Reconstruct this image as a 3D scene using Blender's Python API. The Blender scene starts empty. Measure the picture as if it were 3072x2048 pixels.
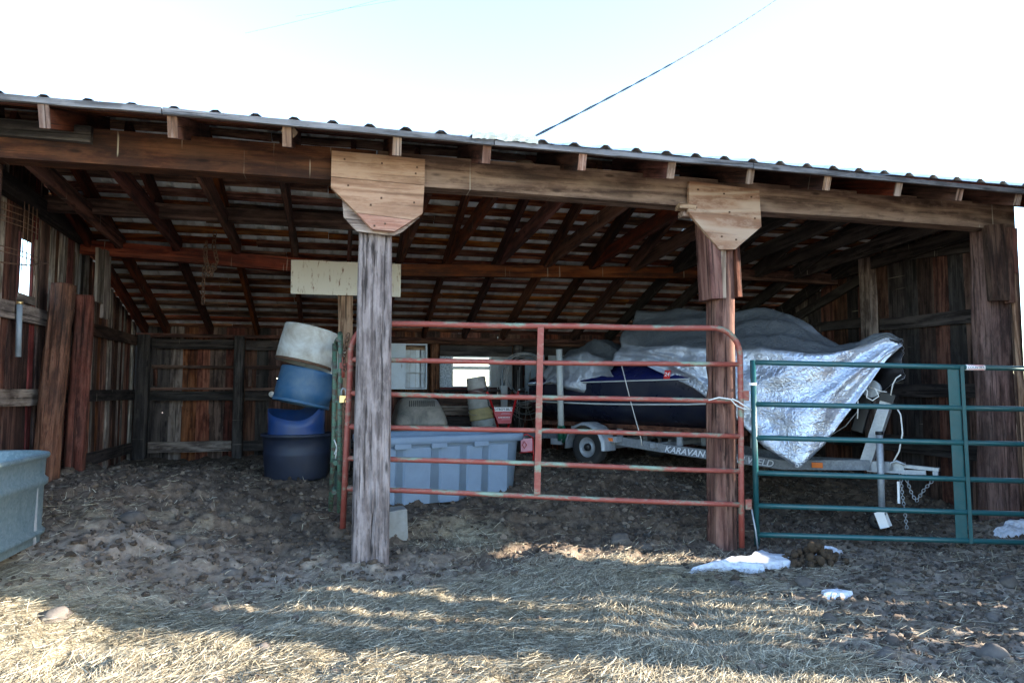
import bpy, bmesh, math, random
import numpy as np
from mathutils import Vector, Matrix, Euler
R = math.radians
random.seed(7); rng = np.random.default_rng(11)
S = bpy.context.scene
COL = S.collection

# ---------------------------------------------------------------- camera, sky, sun, exposure
cd = bpy.data.cameras.new('camera'); cam = bpy.data.objects.new('camera', cd); COL.objects.link(cam)
cd.lens = 24.49; cd.sensor_width = 36.0; cd.clip_start = .05; cd.clip_end = 3000
cam.location = (0, 0, 1.35); cam.rotation_euler = (R(90) + math.atan(111/1600), 0, R(-14))
S.camera = cam
SUN_AZ = math.atan2(.923, -.385)          # towards the sun, clockwise from +Y
SUN_EL = R(17)
W = bpy.data.worlds.new('World'); S.world = W; W.use_nodes = True
wn = W.node_tree; bg = wn.nodes['Background']
sky = wn.nodes.new('ShaderNodeTexSky'); sky.sky_type = 'NISHITA'; sky.sun_disc = False
sky.sun_elevation = SUN_EL; sky.sun_rotation = SUN_AZ; sky.altitude = 800; sky.air_density = 1.0; sky.dust_density = .6; sky.ozone_density = 1.6
wn.links.new(sky.outputs[0], bg.inputs[0]); bg.inputs[1].default_value = .15
sd = bpy.data.lights.new('sun', 'SUN'); sd.energy = 5.0; sd.angle = R(.53); sd.color = (1, .88, .72)
so = bpy.data.objects.new('sun', sd); COL.objects.link(so); so.location = (12, -6, 9)
sv = Vector((math.sin(SUN_AZ)*math.cos(SUN_EL), math.cos(SUN_AZ)*math.cos(SUN_EL), math.sin(SUN_EL)))
so.rotation_euler = (-sv).to_track_quat('-Z', 'Y').to_euler()
vs = S.view_settings; vs.view_transform = 'Standard'; vs.look = 'None'; vs.exposure = 2.75; vs.gamma = 1; vs.use_curve_mapping = False
S.cycles.max_bounces = 6; S.cycles.diffuse_bounces = 3; S.cycles.glossy_bounces = 2; S.cycles.transmission_bounces = 3

# ---------------------------------------------------------------- noise
def _h(ix, iy, s):
    n = (ix*374761393 + iy*668265263 + s*974711) & 0x7fffffff
    n = ((n ^ (n >> 13))*1274126177) & 0x7fffffff
    return ((n ^ (n >> 16)) & 0xffff)/65535.0
def vnoise(x, y, s=0):
    x = np.asarray(x, float); y = np.asarray(y, float)
    ix = np.floor(x).astype(np.int64); iy = np.floor(y).astype(np.int64); fx = x-ix; fy = y-iy
    fx = fx*fx*(3-2*fx); fy = fy*fy*(3-2*fy)
    a = _h(ix, iy, s); b = _h(ix+1, iy, s); c = _h(ix, iy+1, s); d = _h(ix+1, iy+1, s)
    return (a+(b-a)*fx)*(1-fy)+(c+(d-c)*fx)*fy
def fbm(x, y, o=4, s=0):
    v = 0; a = .5; t = 0
    for i in range(o):
        v = v+a*vnoise(x, y, s+i*17); t += a; x = x*2.03+5.1; y = y*2.03+1.7; a *= .5
    return v/t
def sstep(t): t = np.clip(t, 0, 1); return t*t*(3-2*t)

# ---------------------------------------------------------------- object helpers
WM = {}
def link(name, data, mat=None, parent=None, M=None):
    o = bpy.data.objects.new(name, data); COL.objects.link(o)
    M = M or Matrix.Identity(4)
    if parent is not None:
        o.parent = parent; o.matrix_basis = WM[parent.name].inverted() @ M
    else: o.matrix_basis = M
    WM[o.name] = M.copy()
    if mat is not None and data is not None and hasattr(data, 'materials') and len(data.materials) == 0: data.materials.append(mat)
    return o
def tag(o, label, cat, group=None):
    o['label'] = label; o['category'] = cat
    if group: o['group'] = group
    return o
def thing(name, loc, label, cat, group=None, rz=0):
    o = link(name, None, None, None, Matrix.Translation(loc) @ Matrix.Rotation(rz, 4, 'Z'))
    o.empty_display_size = .1
    return tag(o, label, cat, group)
class MB:
    def __init__(s): s.v = []; s.f = []; s.sm = []
    def add(s, vs, fs, smooth=False):
        n = len(s.v); s.v += [tuple(v) for v in vs]; s.f += [tuple(i+n for i in f) for f in fs]; s.sm += [smooth]*len(fs); return s
    def box(s, c, d, M=None):
        x, y, z = (q/2 for q in d); vs = [Vector((c[0]+i*x, c[1]+j*y, c[2]+k*z)) for i in (-1, 1) for j in (-1, 1) for k in (-1, 1)]
        if M: vs = [M @ v for v in vs]
        return s.add(vs, [(0, 1, 3, 2), (4, 6, 7, 5), (0, 4, 5, 1), (2, 3, 7, 6), (0, 2, 6, 4), (1, 5, 7, 3)])
    def bar(s, p0, p1, w, h, up=(0, 0, 1)):
        p0 = Vector(p0); p1 = Vector(p1); x = (p1-p0); L = x.length; x.normalize(); z = Vector(up); z = (z-x*z.dot(x)).normalized(); y = z.cross(x)
        M = Matrix((x, y, z)).transposed().to_4x4(); M.translation = (p0+p1)/2
        return s.box((0, 0, 0), (L, w, h), M)
    def tube(s, pts, r, n=8, closed=False, caps=True):
        pts = [Vector(p) for p in pts]; m = len(pts); base = len(s.v); rr = r if hasattr(r, '__len__') else [r]*m
        prev = None; vs = []
        for i, p in enumerate(pts):
            a = pts[(i+1) % m] if (closed or i < m-1) else p; b = pts[i-1] if (closed or i > 0) else p
            t = (a-b).normalized()
            if prev is None: u = t.orthogonal().normalized()
            else:
                u = prev-t*prev.dot(t)
                u = u.normalized() if u.length > 1e-6 else t.orthogonal().normalized()
            prev = u; w = t.cross(u)
            vs += [p+(u*math.cos(2*math.pi*k/n)+w*math.sin(2*math.pi*k/n))*rr[i] for k in range(n)]
        fs = []
        for i in range(m if closed else m-1):
            j = (i+1) % m
            fs += [(i*n+k, i*n+(k+1) % n, j*n+(k+1) % n, j*n+k) for k in range(n)]
        s.add(vs, fs, True)
        if caps and not closed:
            s.f += [tuple(base+k for k in reversed(range(n))), tuple(base+(m-1)*n+k for k in range(n))]; s.sm += [False, False]
        return s
    def lathe(s, prof, n=32, M=None, a0=0, a1=2*math.pi, sm=True):
        full = abs(a1-a0-2*math.pi) < 1e-6; k = n if full else n+1; vs = []; fs = []
        for r, z in prof:
            for i in range(k):
                a = a0+(a1-a0)*i/n; v = Vector((r*math.cos(a), r*math.sin(a), z)); vs.append(M @ v if M else v)
        for j in range(len(prof)-1):
            for i in range(n):
                i2 = (i+1) % k
                fs.append((j*k+i, j*k+i2, (j+1)*k+i2, (j+1)*k+i))
        return s.add(vs, fs, sm)
    def prism(s, poly, y0, y1):                 # polygon in XZ, extruded along Y
        n = len(poly); vs = [(x, y0, z) for x, z in poly]+[(x, y1, z) for x, z in poly]
        fs = [tuple(range(n)), tuple(range(2*n-1, n-1, -1))]+[(i, i+n, (i+1) % n+n, (i+1) % n) for i in range(n)]
        return s.add(vs, fs)
    def mesh(s, name):
        me = bpy.data.meshes.new(name); me.from_pydata([tuple(v) for v in s.v], [], s.f)
        me.polygons.foreach_set('use_smooth', s.sm)
        bm = bmesh.new(); bm.from_mesh(me); bmesh.ops.recalc_face_normals(bm, faces=bm.faces); bm.to_mesh(me); bm.free()
        return me
    def obj(s, name, mat, parent=None, M=None, world=True):
        """vertices are in world space when world, else in the frame M"""
        if world and parent is not None:
            P = WM[parent.name]; I = P.inverted(); s.v = [I @ Vector(v) for v in s.v]; return link(name, s.mesh(name), mat, parent, P)
        if world:
            c = Vector(M.translation) if M else sum((Vector(v) for v in s.v), Vector())/len(s.v); s.v = [Vector(v)-c for v in s.v]
            return link(name, s.mesh(name), mat, None, Matrix.Translation(c))
        return link(name, s.mesh(name), mat, parent, M)
def frame_of(p0, p1, wdir):
    p0 = Vector(p0); x = (Vector(p1)-p0); L = x.length; x.normalize(); z = Vector(wdir); z = (z-x*z.dot(x)).normalized(); y = z.cross(x)
    M = Matrix((x, y, z)).transposed().to_4x4(); M.translation = p0
    return M, L
def plank(name, p0, p1, w, t, wdir, mat, parent, jit=.003, seg=4, hole=None, live=0, slant=0):
    """a sawn board: length along local X, width along local Z"""
    M, L = frame_of(p0, p1, wdir); vs = []; fs = []
    xs = [L*i/seg for i in range(seg+1)]
    if hole: a = hole[0]; xs = [0, a-.06, a+.06, L]
    for i, x in enumerate(xs):
        e = random.uniform(-slant, slant) if i in (0, len(xs)-1) else 0
        bow = random.uniform(-jit, jit)*.6
        jz0 = random.uniform(-jit, jit)-random.random()*live; jz1 = random.uniform(-jit, jit)+random.random()*live
        for y, z in ((-t/2, -w/2-jz0*-1), (-t/2, w/2+jz1-live*.5), (t/2, w/2+jz1-live*.5), (t/2, -w/2-jz0*-1)):
            vs.append((x+e*(1 if z > 0 else -1), y+bow, z))
    n = len(xs)
    for i in range(n-1):
        for k in range(4):
            if hole and i == 1 and k in (0, 2): continue
            fs.append((i*4+k, i*4+(k+1) % 4, (i+1)*4+(k+1) % 4, (i+1)*4+k))
    fs += [(3, 2, 1, 0), tuple((n-1)*4+k for k in range(4))]
    if hole:
        hz, hr = hole[1], hole[2]; oc = []
        for sgn, ids in ((-1, (4, 8, 9, 5)), (1, (7, 11, 10, 6))):
            b = len(vs); o8 = []
            for k in range(8):
                an = math.pi/4*k+math.pi*1.25; o8.append(b+k); vs.append((hole[0]+hr*math.cos(an)*random.uniform(.75, 1.2), sgn*t/2, hz+hr*math.sin(an)*random.uniform(.8, 1.5)))
            q = ids
            for c in range(4):
                A = o8[(2*c) % 8]; B = o8[(2*c+1) % 8]; D = o8[(2*c+2) % 8]
                fs += [(q[c], A, B), (q[c], B, q[(c+1) % 4]), (B, D, q[(c+1) % 4])]
            oc.append(o8)
        for k in range(8): fs.append((oc[0][k], oc[0][(k+1) % 8], oc[1][(k+1) % 8], oc[1][k]))
    me = bpy.data.meshes.new(name); me.from_pydata(vs, [], fs)
    bm = bmesh.new(); bm.from_mesh(me); bmesh.ops.recalc_face_normals(bm, faces=bm.faces); bm.to_mesh(me); bm.free()
    return link(name, me, mat, parent, M)
def rough_post(name, p0, p1, w0, w1, d0, d1, mat, parent, wdir=(1, 0, 0), power=6, na=40, nl=70, crack=.008, lump=.006, seed=0, crackf=14, rings=True):
    """weathered post with checks: length along local X; superellipse section"""
    M, L = frame_of(p0, p1, wdir); u = np.linspace(0, 1, nl); th = np.linspace(0, 2*math.pi, na, endpoint=False)
    U, T = np.meshgrid(u, th, indexing='ij')
    c = np.cos(T); s_ = np.sin(T); rad = (np.abs(c)**power+np.abs(s_)**power)**(-1/power)
    n1 = np.abs(fbm(T*crackf/6.283*1.0+seed, U*L*.9, 3, seed)-.5)*2
    cr = -crack*np.clip(1-n1*5, 0, 1)*sstep(vnoise(T*2+seed, U*L*1.3, seed+5)*2-.5)
    lm = lump*(fbm(c*1.5+seed+3, U*L*1.5+s_*1.5, 4, seed+9)-.5)*2+.003*(fbm(T*9, U*L*1.6, 2, seed+2)-.5)
    k = rad*(1+0*U)
    Z = c*rad*((w0+(w1-w0)*U)/2+lm+cr); Y = s_*rad*((d0+(d1-d0)*U)/2+lm+cr)
    X = U*L+(0 if nl < 3 else 1)*0
    X[0] += (vnoise(T[0]*3, T[0]*0, seed)-.5)*.02
    V = np.stack([X, Y, Z], -1).reshape(-1, 3)
    fs = [(i*na+j, i*na+(j+1) % na, (i+1)*na+(j+1) % na, (i+1)*na+j) for i in range(nl-1) for j in range(na)]
    fs += [tuple(range(na-1, -1, -1)), tuple((nl-1)*na+j for j in range(na))]
    me = bpy.data.meshes.new(name); me.from_pydata(V.tolist(), [], fs)
    bm = bmesh.new(); bm.from_mesh(me); bmesh.ops.recalc_face_normals(bm, faces=bm.faces); bm.to_mesh(me); bm.free()
    sm = [True]*(len(fs)-2)+[False]*2; me.polygons.foreach_set('use_smooth', sm)
    return link(name, me, mat, parent, M)
def fast_mesh(name, V, F, smooth=False):
    me = bpy.data.meshes.new(name); V = np.asarray(V, np.float32); F = np.asarray(F, np.int32); k = F.shape[1]
    me.vertices.add(len(V)); me.vertices.foreach_set('co', V.ravel())
    me.loops.add(F.size); me.loops.foreach_set('vertex_index', F.ravel())
    me.polygons.add(len(F)); me.polygons.foreach_set('loop_start', np.arange(0, F.size, k, dtype=np.int32))
    me.polygons.foreach_set('loop_total', np.full(len(F), k, np.int32))
    me.polygons.foreach_set('use_smooth', np.full(len(F), smooth))
    me.update(calc_edges=True); me.validate(); return me
def text(name, body, size, mat, parent, M, shear=0, bold=0, ext=.001, align='LEFT'):
    c = bpy.data.curves.new(name, 'FONT'); c.body = body; c.size = size; c.shear = shear; c.offset = bold; c.extrude = ext; c.align_x = align; c.resolution_u = 3
    t = bpy.data.objects.new(name, c); COL.objects.link(t); bpy.context.view_layer.update()
    me = bpy.data.meshes.new_from_object(t.evaluated_get(bpy.context.evaluated_depsgraph_get())); bpy.data.objects.remove(t); bpy.data.curves.remove(c)
    me.materials.clear(); return link(name, me, mat, parent, M)

# ---------------------------------------------------------------- materials
class NT:
    def __init__(s, name):
        s.m = bpy.data.materials.new(name); s.m.use_nodes = True; s.t = s.m.node_tree; s.b = s.t.nodes['Principled BSDF']
    def n(s, typ, **kw):
        nd = s.t.nodes.new('ShaderNode'+typ)
        for k, v in kw.items():
            if k.startswith('_'): setattr(nd, k[1:], v)
            else: s.inp(nd.inputs[int(k[1:]) if k[0] == 'i' and k[1:].isdigit() else k.replace('__', ' ')], v)
        return nd
    def inp(s, sock, v):
        if hasattr(v, 'is_output'): s.t.links.new(v, sock)
        elif hasattr(v, 'outputs'): s.t.links.new(v.outputs[0], sock)
        else:
            if isinstance(v, (tuple, list)) and len(v) == 3 and sock.type == 'RGBA': v = (*v, 1)
            sock.default_value = v
    def ramp(s, fac, stops, interp='LINEAR'):
        r = s.n('ValToRGB', Fac=fac); e = r.color_ramp.elements; r.color_ramp.interpolation = interp
        while len(e) < len(stops): e.new(.5)
        for el, (p, c) in zip(e, stops):
            el.position = p; el.color = (c, c, c, 1) if not hasattr(c, '__len__') else (*c, 1)
        return r
    def mix(s, f, a, b, mode='MIX'):
        m = s.n('MixRGB', _blend_type=mode); s.inp(m.inputs[0], f); s.inp(m.inputs[1], a); s.inp(m.inputs[2], b); return m
    def math(s, op, a, b=0.0, clamp=False):
        m = s.n('Math', _operation=op, _use_clamp=clamp); s.inp(m.inputs[0], a); s.inp(m.inputs[1], b); return m
    def noise(s, vec, scale, detail=4, rough=.55, dist=0):
        return s.n('TexNoise', Vector=vec, Scale=scale, Detail=detail, Roughness=rough, Distortion=dist)
    def objvec(s, scale=(1, 1, 1), rand=True):
        tc = s.n('TexCoord'); v = tc.outputs['Object']
        if rand:
            oi = s.n('ObjectInfo'); k = s.math('MULTIPLY', oi.outputs['Random'], 37.0)
            v = s.n('VectorMath', _operation='ADD', i0=v, i1=k)
        return s.n('Mapping', Vector=v, Scale=scale)
    def bump(s, h, strength=.5, dist=.01, prev=None):
        b = s.n('Bump', Height=h, Strength=strength, Distance=dist)
        if prev: s.inp(b.inputs['Normal'], prev)
        return b
    def out(s, col=None, rough=None, metal=None, normal=None, **kw):
        if col is not None: s.inp(s.b.inputs['Base Color'], col)
        if rough is not None: s.inp(s.b.inputs['Roughness'], rough)
        if metal is not None: s.inp(s.b.inputs['Metallic'], metal)
        if normal is not None: s.inp(s.b.inputs['Normal'], normal)
        for k, v in kw.items(): s.inp(s.b.inputs[k.replace('__', ' ')], v)
        return s.m
def wood(name, dark, mid, light, rough=.8, ring=.35, stain=.5, drip=0, val=.35, bump=.5, knots=True, g=1.0, charcoal=(.018, .014, .012), crack=.75, sat=.76, hue=.480):
    k = NT(name); ov = k.objvec((1, 1, 1)); mp = lambda sc: k.n('Mapping', Vector=ov, Scale=sc)
    fine = k.noise(mp((2.8*g, 58*g, 58*g)), 1, 4, .72, .0); band = k.noise(mp((.45*g, 4.5*g, 4.5*g)), 1, 2, .55, .0)
    blot = k.noise(mp((.9, 2.2, 2.2)), 1.6, 4, .65, .8)
    wv = k.math('PINGPONG', k.math('MULTIPLY', band, 11.0 if ring > .4 else 6.0), .5); wv = k.math('MULTIPLY', wv, 2.0)
    f = k.math('ADD', k.math('MULTIPLY', fine, .62), k.math('MULTIPLY', band, .38))
    f = k.math('ADD', k.math('MULTIPLY', f, 1-ring), k.math('MULTIPLY', k.math('ADD', k.math('MULTIPLY', wv, .7), .15), ring))
    c = k.ramp(f, [(.34, dark), (.49, mid), (.66, light)])
    pt = k.noise(mp((4.5, 13, 13)), 1, 4, .7, .0); c = k.mix(k.ramp(pt, [(.50, 0.0), (.62, .55)]), c, tuple(min(1, .35*a_+.75*b_) for a_, b_ in zip(mid, light))); c = k.mix(k.ramp(pt, [(.36, .5), (.45, 0.0)]), c, dark)
    ck = k.noise(mp((1.0, 46*g, 46*g)), 1, 3, .65, .3); c = k.mix(k.math('MULTIPLY', k.ramp(ck, [(.585, 0.0), (.61, 1.0)]), crack), c, tuple(q*.30 for q in dark))
    st = k.ramp(blot, [(.42, 0.0), (.68, 1.0)]); c = k.mix(k.math('MULTIPLY', st, stain), c, charcoal)
    h = k.math('ADD', k.math('MULTIPLY', fine, .8), k.math('ADD', k.math('MULTIPLY', wv, .2), k.math('MULTIPLY', k.ramp(ck, [(.55, 0.0), (.62, 1.0)]), -1.2*crack)))
    if knots:
        vo = k.n('TexVoronoi', Vector=mp((1.0, 3.2, 3.2)), Scale=2.2, Randomness=1.0)
        kn = k.ramp(vo.outputs['Distance'], [(.05, 1.0), (.13, 0.0)]); c = k.mix(k.math('MULTIPLY', kn, .8), c, tuple(q*.35 for q in dark))
    if drip:
        dn = k.noise(mp((38, 1, 1.3)), 1, 1, .5); dm = k.noise(mp((7, 1, 3)), 1, 1, .5)
        dd = k.math('MULTIPLY', k.ramp(dn, [(.70, 0.0), (.76, 1.0)]), k.ramp(dm, [(.54, 0.0), (.60, 1.0)])); c = k.mix(k.math('MULTIPLY', dd, drip), c, (.42, .38, .30))
    oi = k.n('ObjectInfo'); v = k.math('ADD', k.math('MULTIPLY', oi.outputs['Random'], 2*val), 1-val)
    hs = k.n('HueSaturation', Hue=k.math('ADD', k.math('MULTIPLY', k.math('FRACT', k.math('MULTIPLY', oi.outputs['Random'], 7.7)), .024), hue), Saturation=k.math('ADD', k.math('MULTIPLY', k.math('FRACT', k.math('MULTIPLY', oi.outputs['Random'], 13.3)), .5), sat), Value=v, Color=c)
    return k.out(hs, rough, 0, k.bump(h, bump, .006), Specular__IOR__Level=.25)
def plain(name, col, rough=.5, metal=0, var=.12, scale=14, bump=.0, dirt=None, dirtamt=.5, spec=.5, dscale=3.0):
    k = NT(name); n1 = k.noise(k.objvec(), scale, 5, .6)
    c = k.ramp(n1, [(.3, tuple(q*(1-var) for q in col)), (.7, tuple(min(1, q*(1+var)) for q in col))])
    r = k.math('ADD', k.math('MULTIPLY', n1, .2), rough-.1)
    if dirt:
        d = k.noise(k.objvec(), dscale, 6, .7, .6); dm = k.ramp(d, [(.45, 0.0), (.68, dirtamt)]); c = k.mix(dm, c, dirt); r = k.math('ADD', r, k.math('MULTIPLY', dm, .3), True)
    return k.out(c, r, metal, k.bump(n1, bump, .004) if bump else None, Specular__IOR__Level=spec)

M_ = {}
M_['wood_red'] = wood('wood_red_brown', (.04, .015, .010), (.13, .052, .030), (.27, .13, .08), stain=.6, sat=.72)
M_['wood_dark'] = wood('wood_dark_brown', (.02, .010, .008), (.078, .037, .025), (.17, .098, .07), stain=.6)
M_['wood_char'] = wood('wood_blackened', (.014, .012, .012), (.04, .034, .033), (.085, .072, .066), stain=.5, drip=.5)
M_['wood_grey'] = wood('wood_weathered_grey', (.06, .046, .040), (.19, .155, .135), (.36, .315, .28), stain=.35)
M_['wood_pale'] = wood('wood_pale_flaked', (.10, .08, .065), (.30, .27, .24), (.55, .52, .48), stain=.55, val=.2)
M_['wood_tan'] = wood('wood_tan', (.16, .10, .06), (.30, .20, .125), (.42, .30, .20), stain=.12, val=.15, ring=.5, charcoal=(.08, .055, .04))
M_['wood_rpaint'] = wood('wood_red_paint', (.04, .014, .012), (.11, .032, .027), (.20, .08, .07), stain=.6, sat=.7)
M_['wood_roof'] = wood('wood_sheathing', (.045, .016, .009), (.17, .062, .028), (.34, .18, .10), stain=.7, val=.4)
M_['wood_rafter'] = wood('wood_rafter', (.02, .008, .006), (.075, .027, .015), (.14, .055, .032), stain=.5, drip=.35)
M_['wood_beam_l'] = wood('wood_beam_dark', (.025, .009, .006), (.065, .024, .014), (.15, .065, .034), stain=.5, drip=.9, val=.1, ring=.3, crack=.35)
M_['wood_beam_r'] = wood('wood_beam_brown', (.085, .042, .026), (.19, .105, .064), (.33, .205, .13), stain=.45, drip=.8, val=.1, ring=.4, crack=.35, hue=.483)
M_['wood_tie'] = wood('wood_tie_beam', (.04, .012, .007), (.115, .036, .018), (.20, .08, .042), stain=.45, drip=.5, val=.15)
M_['wood_log'] = wood('wood_log', (.035, .015, .011), (.105, .050, .036), (.24, .135, .10), stain=.65, val=.1, ring=.15)
M_['wood_post'] = wood('wood_grey_post', (.05, .040, .037), (.19, .155, .145), (.40, .345, .33), stain=.3, val=.03, ring=.12, bump=1.0, g=.9, sat=.75)
M_['wood_postb'] = wood('wood_brown_post', (.055, .020, .014), (.165, .068, .045), (.29, .15, .10), stain=.4, val=.05, ring=.3, bump=.9, g=.8)
M_['ply'] = wood('plywood_grain', (.27, .145, .09), (.37, .22, .14), (.48, .36, .27), stain=.1, val=.03, ring=.72, knots=False, g=.62, charcoal=(.16, .10, .07), crack=.3, hue=.480, sat=.82)
M_['gusset'] = wood('gusset_board', (.25, .15, .105), (.36, .23, .165), (.45, .32, .24), stain=.15, val=.08, ring=.3, knots=False, charcoal=(.17, .115, .08), crack=.35, hue=.480, sat=.8)
M_['fascia'] = wood('fascia_weathered', (.07, .065, .067), (.15, .145, .15), (.25, .24, .25), stain=.2, val=.12, sat=.6)
M_['endgrain'] = wood('rafter_end_grain', (.13, .08, .055), (.27, .175, .12), (.42, .32, .26), stain=.15, val=.4, g=1.4, knots=False)
M_['roofmetal'] = plain('roof_sheet_metal', (.78, .83, .88), .5, .05, .12, 5, dirt=(.16, .12, .09), dirtamt=.45)
M_['flash'] = plain('flashing', (.66, .72, .68), .5, .2, .1)
def k_gate():
    k = NT('flaking_red_green_paint'); n1 = k.noise(k.objvec((2.0, 2.5, 5), False), 1.7, 8, .75, .3); ge = k.n('NewGeometry'); nz = k.n('SeparateXYZ', Vector=ge.outputs['Normal']).outputs[2]
    f = k.math('ADD', n1, k.math('MULTIPLY', nz, .07)); c = k.ramp(f, [(.48, (.27, .06, .045)), (.545, (.31, .10, .075)), (.585, (.21, .20, .145)), (.68, (.22, .30, .23))])
    ru = k.ramp(k.noise(k.objvec((1, 1, 1), False), 24, 5, .7), [(.58, 0.0), (.72, .7)]); c = k.mix(ru, c, (.13, .075, .05))
    return k.out(c, .55, 0, k.bump(n1, .25, .003))
M_['gate_red'] = k_gate()
def k_gate2():
    k = NT('flaking_green_paint'); n1 = k.noise(k.objvec((2.5, 2.5, 6), False), 4.5, 7, .72, .4)
    c = k.ramp(n1, [(.40, (.045, .115, .075)), (.50, (.085, .15, .105)), (.55, (.055, .045, .038)), (.72, (.12, .07, .055))]); return k.out(c, .55, 0, k.bump(n1, .3, .003))
M_['gate_old'] = k_gate2()
M_['gate_teal'] = plain('teal_gate_paint', (.012, .085, .095), .32, 0, .1, 20, dirt=(.10, .10, .09), dirtamt=.25, spec=.6, dscale=9)
def k_galv(name, base, metal=.55):
    k = NT(name); vo = k.n('TexVoronoi', Vector=k.objvec(), Scale=60.0); n2 = k.noise(k.objvec((1, 1, .4)), 5, 6, .7, .5)
    c = k.mix(.10, base, k.n('RGBToBW', Color=vo.outputs['Color'])); hs = k.n('HueSaturation', Saturation=.85, Color=c, Value=1.0, Hue=.5)
    c = k.mix(k.ramp(n2, [(.5, 0.0), (.72, .5)]), hs, tuple(q*.55 for q in base)); return k.out(c, k.ramp(n2, [(.3, .38), (.7, .6)]), metal)
M_['galv'] = k_galv('galvanised_steel', (.33, .37, .42), .35); M_['galv_tank'] = k_galv('galvanised_tank', (.115, .205, .245), .4)
def k_tarp():
    k = NT('silver_tarp'); v = k.objvec((1, 1, 1), False); wr = k.n('VectorMath', _operation='ADD', i0=v, i1=k.n('VectorMath', _operation='SCALE', i0=k.noise(v, 5, 3).outputs['Color'], Scale=.22))
    m1 = k.n('Mapping', Vector=wr, Rotation=(.3, .2, .5), Scale=(5, 13, 9)); m2 = k.n('Mapping', Vector=wr, Rotation=(.2, .9, 1.6), Scale=(12, 26, 20))
    ab = lambda n_: k.math('ABSOLUTE', k.math('SUBTRACT', n_, .5))
    r1 = k.math('SUBTRACT', 1.0, k.math('MULTIPLY', ab(k.noise(m1, 1, 4, .6)), 4.0), True); r2 = k.math('SUBTRACT', 1.0, k.math('MULTIPLY', ab(k.noise(m2, 1, 3, .6)), 4.0), True)
    h = k.math('ADD', k.math('MULTIPLY', r1, 1.0), k.math('MULTIPLY', r2, .45)); n2 = k.noise(v, 2.2, 5, .6)
    c = k.ramp(n2, [(.3, (.48, .53, .62)), (.7, (.63, .68, .79))])
    a = k.n('Attribute', _attribute_name='dusty_dim'); c = k.mix(k.math('MULTIPLY', a.outputs['Fac'], .92), c, k.ramp(k.noise(v, 12, 6, .7), [(.35, (.014, .018, .021)), (.7, (.045, .052, .055))]))
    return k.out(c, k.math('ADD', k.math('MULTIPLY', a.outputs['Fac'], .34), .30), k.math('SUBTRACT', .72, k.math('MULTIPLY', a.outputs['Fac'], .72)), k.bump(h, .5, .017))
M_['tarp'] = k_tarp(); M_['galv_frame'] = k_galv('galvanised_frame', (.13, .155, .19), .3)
M_['tarp_in'] = plain('tarp_black_inside', (.012, .012, .016), .6)
M_['hull'] = plain('navy_gelcoat', (.008, .012, .075), .16, 0, .1, 3, spec=.7, dirt=(.03, .03, .04), dirtamt=.3)
M_['hull_low'] = plain('navy_hull', (.010, .013, .030), .28, 0, .1, 3, dirt=(.04, .04, .045), dirtamt=.4)
M_['rubber'] = plain('tyre_rubber', (.016, .017, .019), .8, 0, .2, 20, dirt=(.06, .055, .05), dirtamt=.5)
M_['black'] = plain('black_plastic', (.012, .013, .015), .5, 0, .15)
M_['amber'] = plain('amber_lens', (.75, .16, .015), .25, 0, .05)
M_['white'] = plain('white_paint', (.72, .75, .78), .55, 0, .06, 8, dirt=(.34, .32, .30), dirtamt=.5)
M_['cab'] = plain('pale_blue_cabinet', (.60, .69, .80), .5, 0, .06, 5, dirt=(.3, .3, .3), dirtamt=.3)
M_['cabin'] = plain('cabinet_inside', (.68, .75, .82), .6, 0, .08, 4, dirt=(.25, .22, .2), dirtamt=.4)
def k_flake():
    k = NT('flaking_white_paint'); n1 = k.noise(k.objvec((8, 8, 2.2)), 2.6, 8, .75, .3); c = k.ramp(n1, [(.56, (.60, .58, .53)), (.60, (.45, .40, .34)), (.64, (.16, .085, .055))]); return k.out(c, .7, 0, k.bump(n1, .4, .004))
M_['flake'] = k_flake()
M_['tub_black'] = plain('dark_navy_rubber_tub', (.012, .018, .038), .55, 0, .2, 6, dirt=(.05, .05, .055), dirtamt=.35)
M_['barrel_blue'] = plain('blue_barrel_plastic', (.025, .10, .215), .5, 0, .12, 5, dirt=(.16, .22, .26), dirtamt=.45)
M_['barrel_deep'] = plain('deep_blue_barrel_plastic', (.010, .045, .17), .45, 0, .12, 5, dirt=(.06, .07, .10), dirtamt=.5)
M_['barrel_white'] = plain('white_barrel_plastic', (.62, .64, .63), .5, 0, .08, 4, dirt=(.27, .22, .17), dirtamt=.75)
M_['tote'] = plain('blue_grey_tote_plastic', (.19, .265, .37), .6, 0, .05, 6, bump=.08, dirt=(.13, .17, .23), dirtamt=.35)
M_['kennel'] = plain('taupe_kennel_plastic', (.31, .28, .245), .55, 0, .08, 5, dirt=(.07, .08, .08), dirtamt=.8)
M_['kennel_low'] = plain('tan_kennel_plastic', (.40, .37, .32), .55, 0, .08, 5, dirt=(.12, .11, .10), dirtamt=.5)
M_['concrete'] = plain('concrete_block', (.24, .245, .24), .9, 0, .15, 20, bump=.5, dirt=(.2, .18, .15), dirtamt=.5)
M_['stone'] = plain('river_stone', (.095, .083, .075), .9, 0, .25, 16, bump=.4, dirt=(.055, .043, .034), dirtamt=.8)
M_['snow'] = plain('old_snow', (.60, .64, .72), .75, 0, .08, 30, bump=.8, spec=.2, dirt=(.30, .28, .26), dirtamt=.7, dscale=18)
M_['dung'] = plain('horse_manure', (.05, .031, .017), .95, 0, .5, 18, bump=.8)
M_['rust'] = plain('rusty_iron', (.11, .06, .038), .8, .2, .4, 30)
M_['wire'] = plain('dull_wire', (.34, .33, .33), .4, .5, .3, 30)
M_['rope'] = plain('white_rope', (.72, .72, .70), .8, 0, .1)
M_['brass'] = plain('brass_padlock', (.80, .58, .28), .3, .8, .1)
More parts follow.
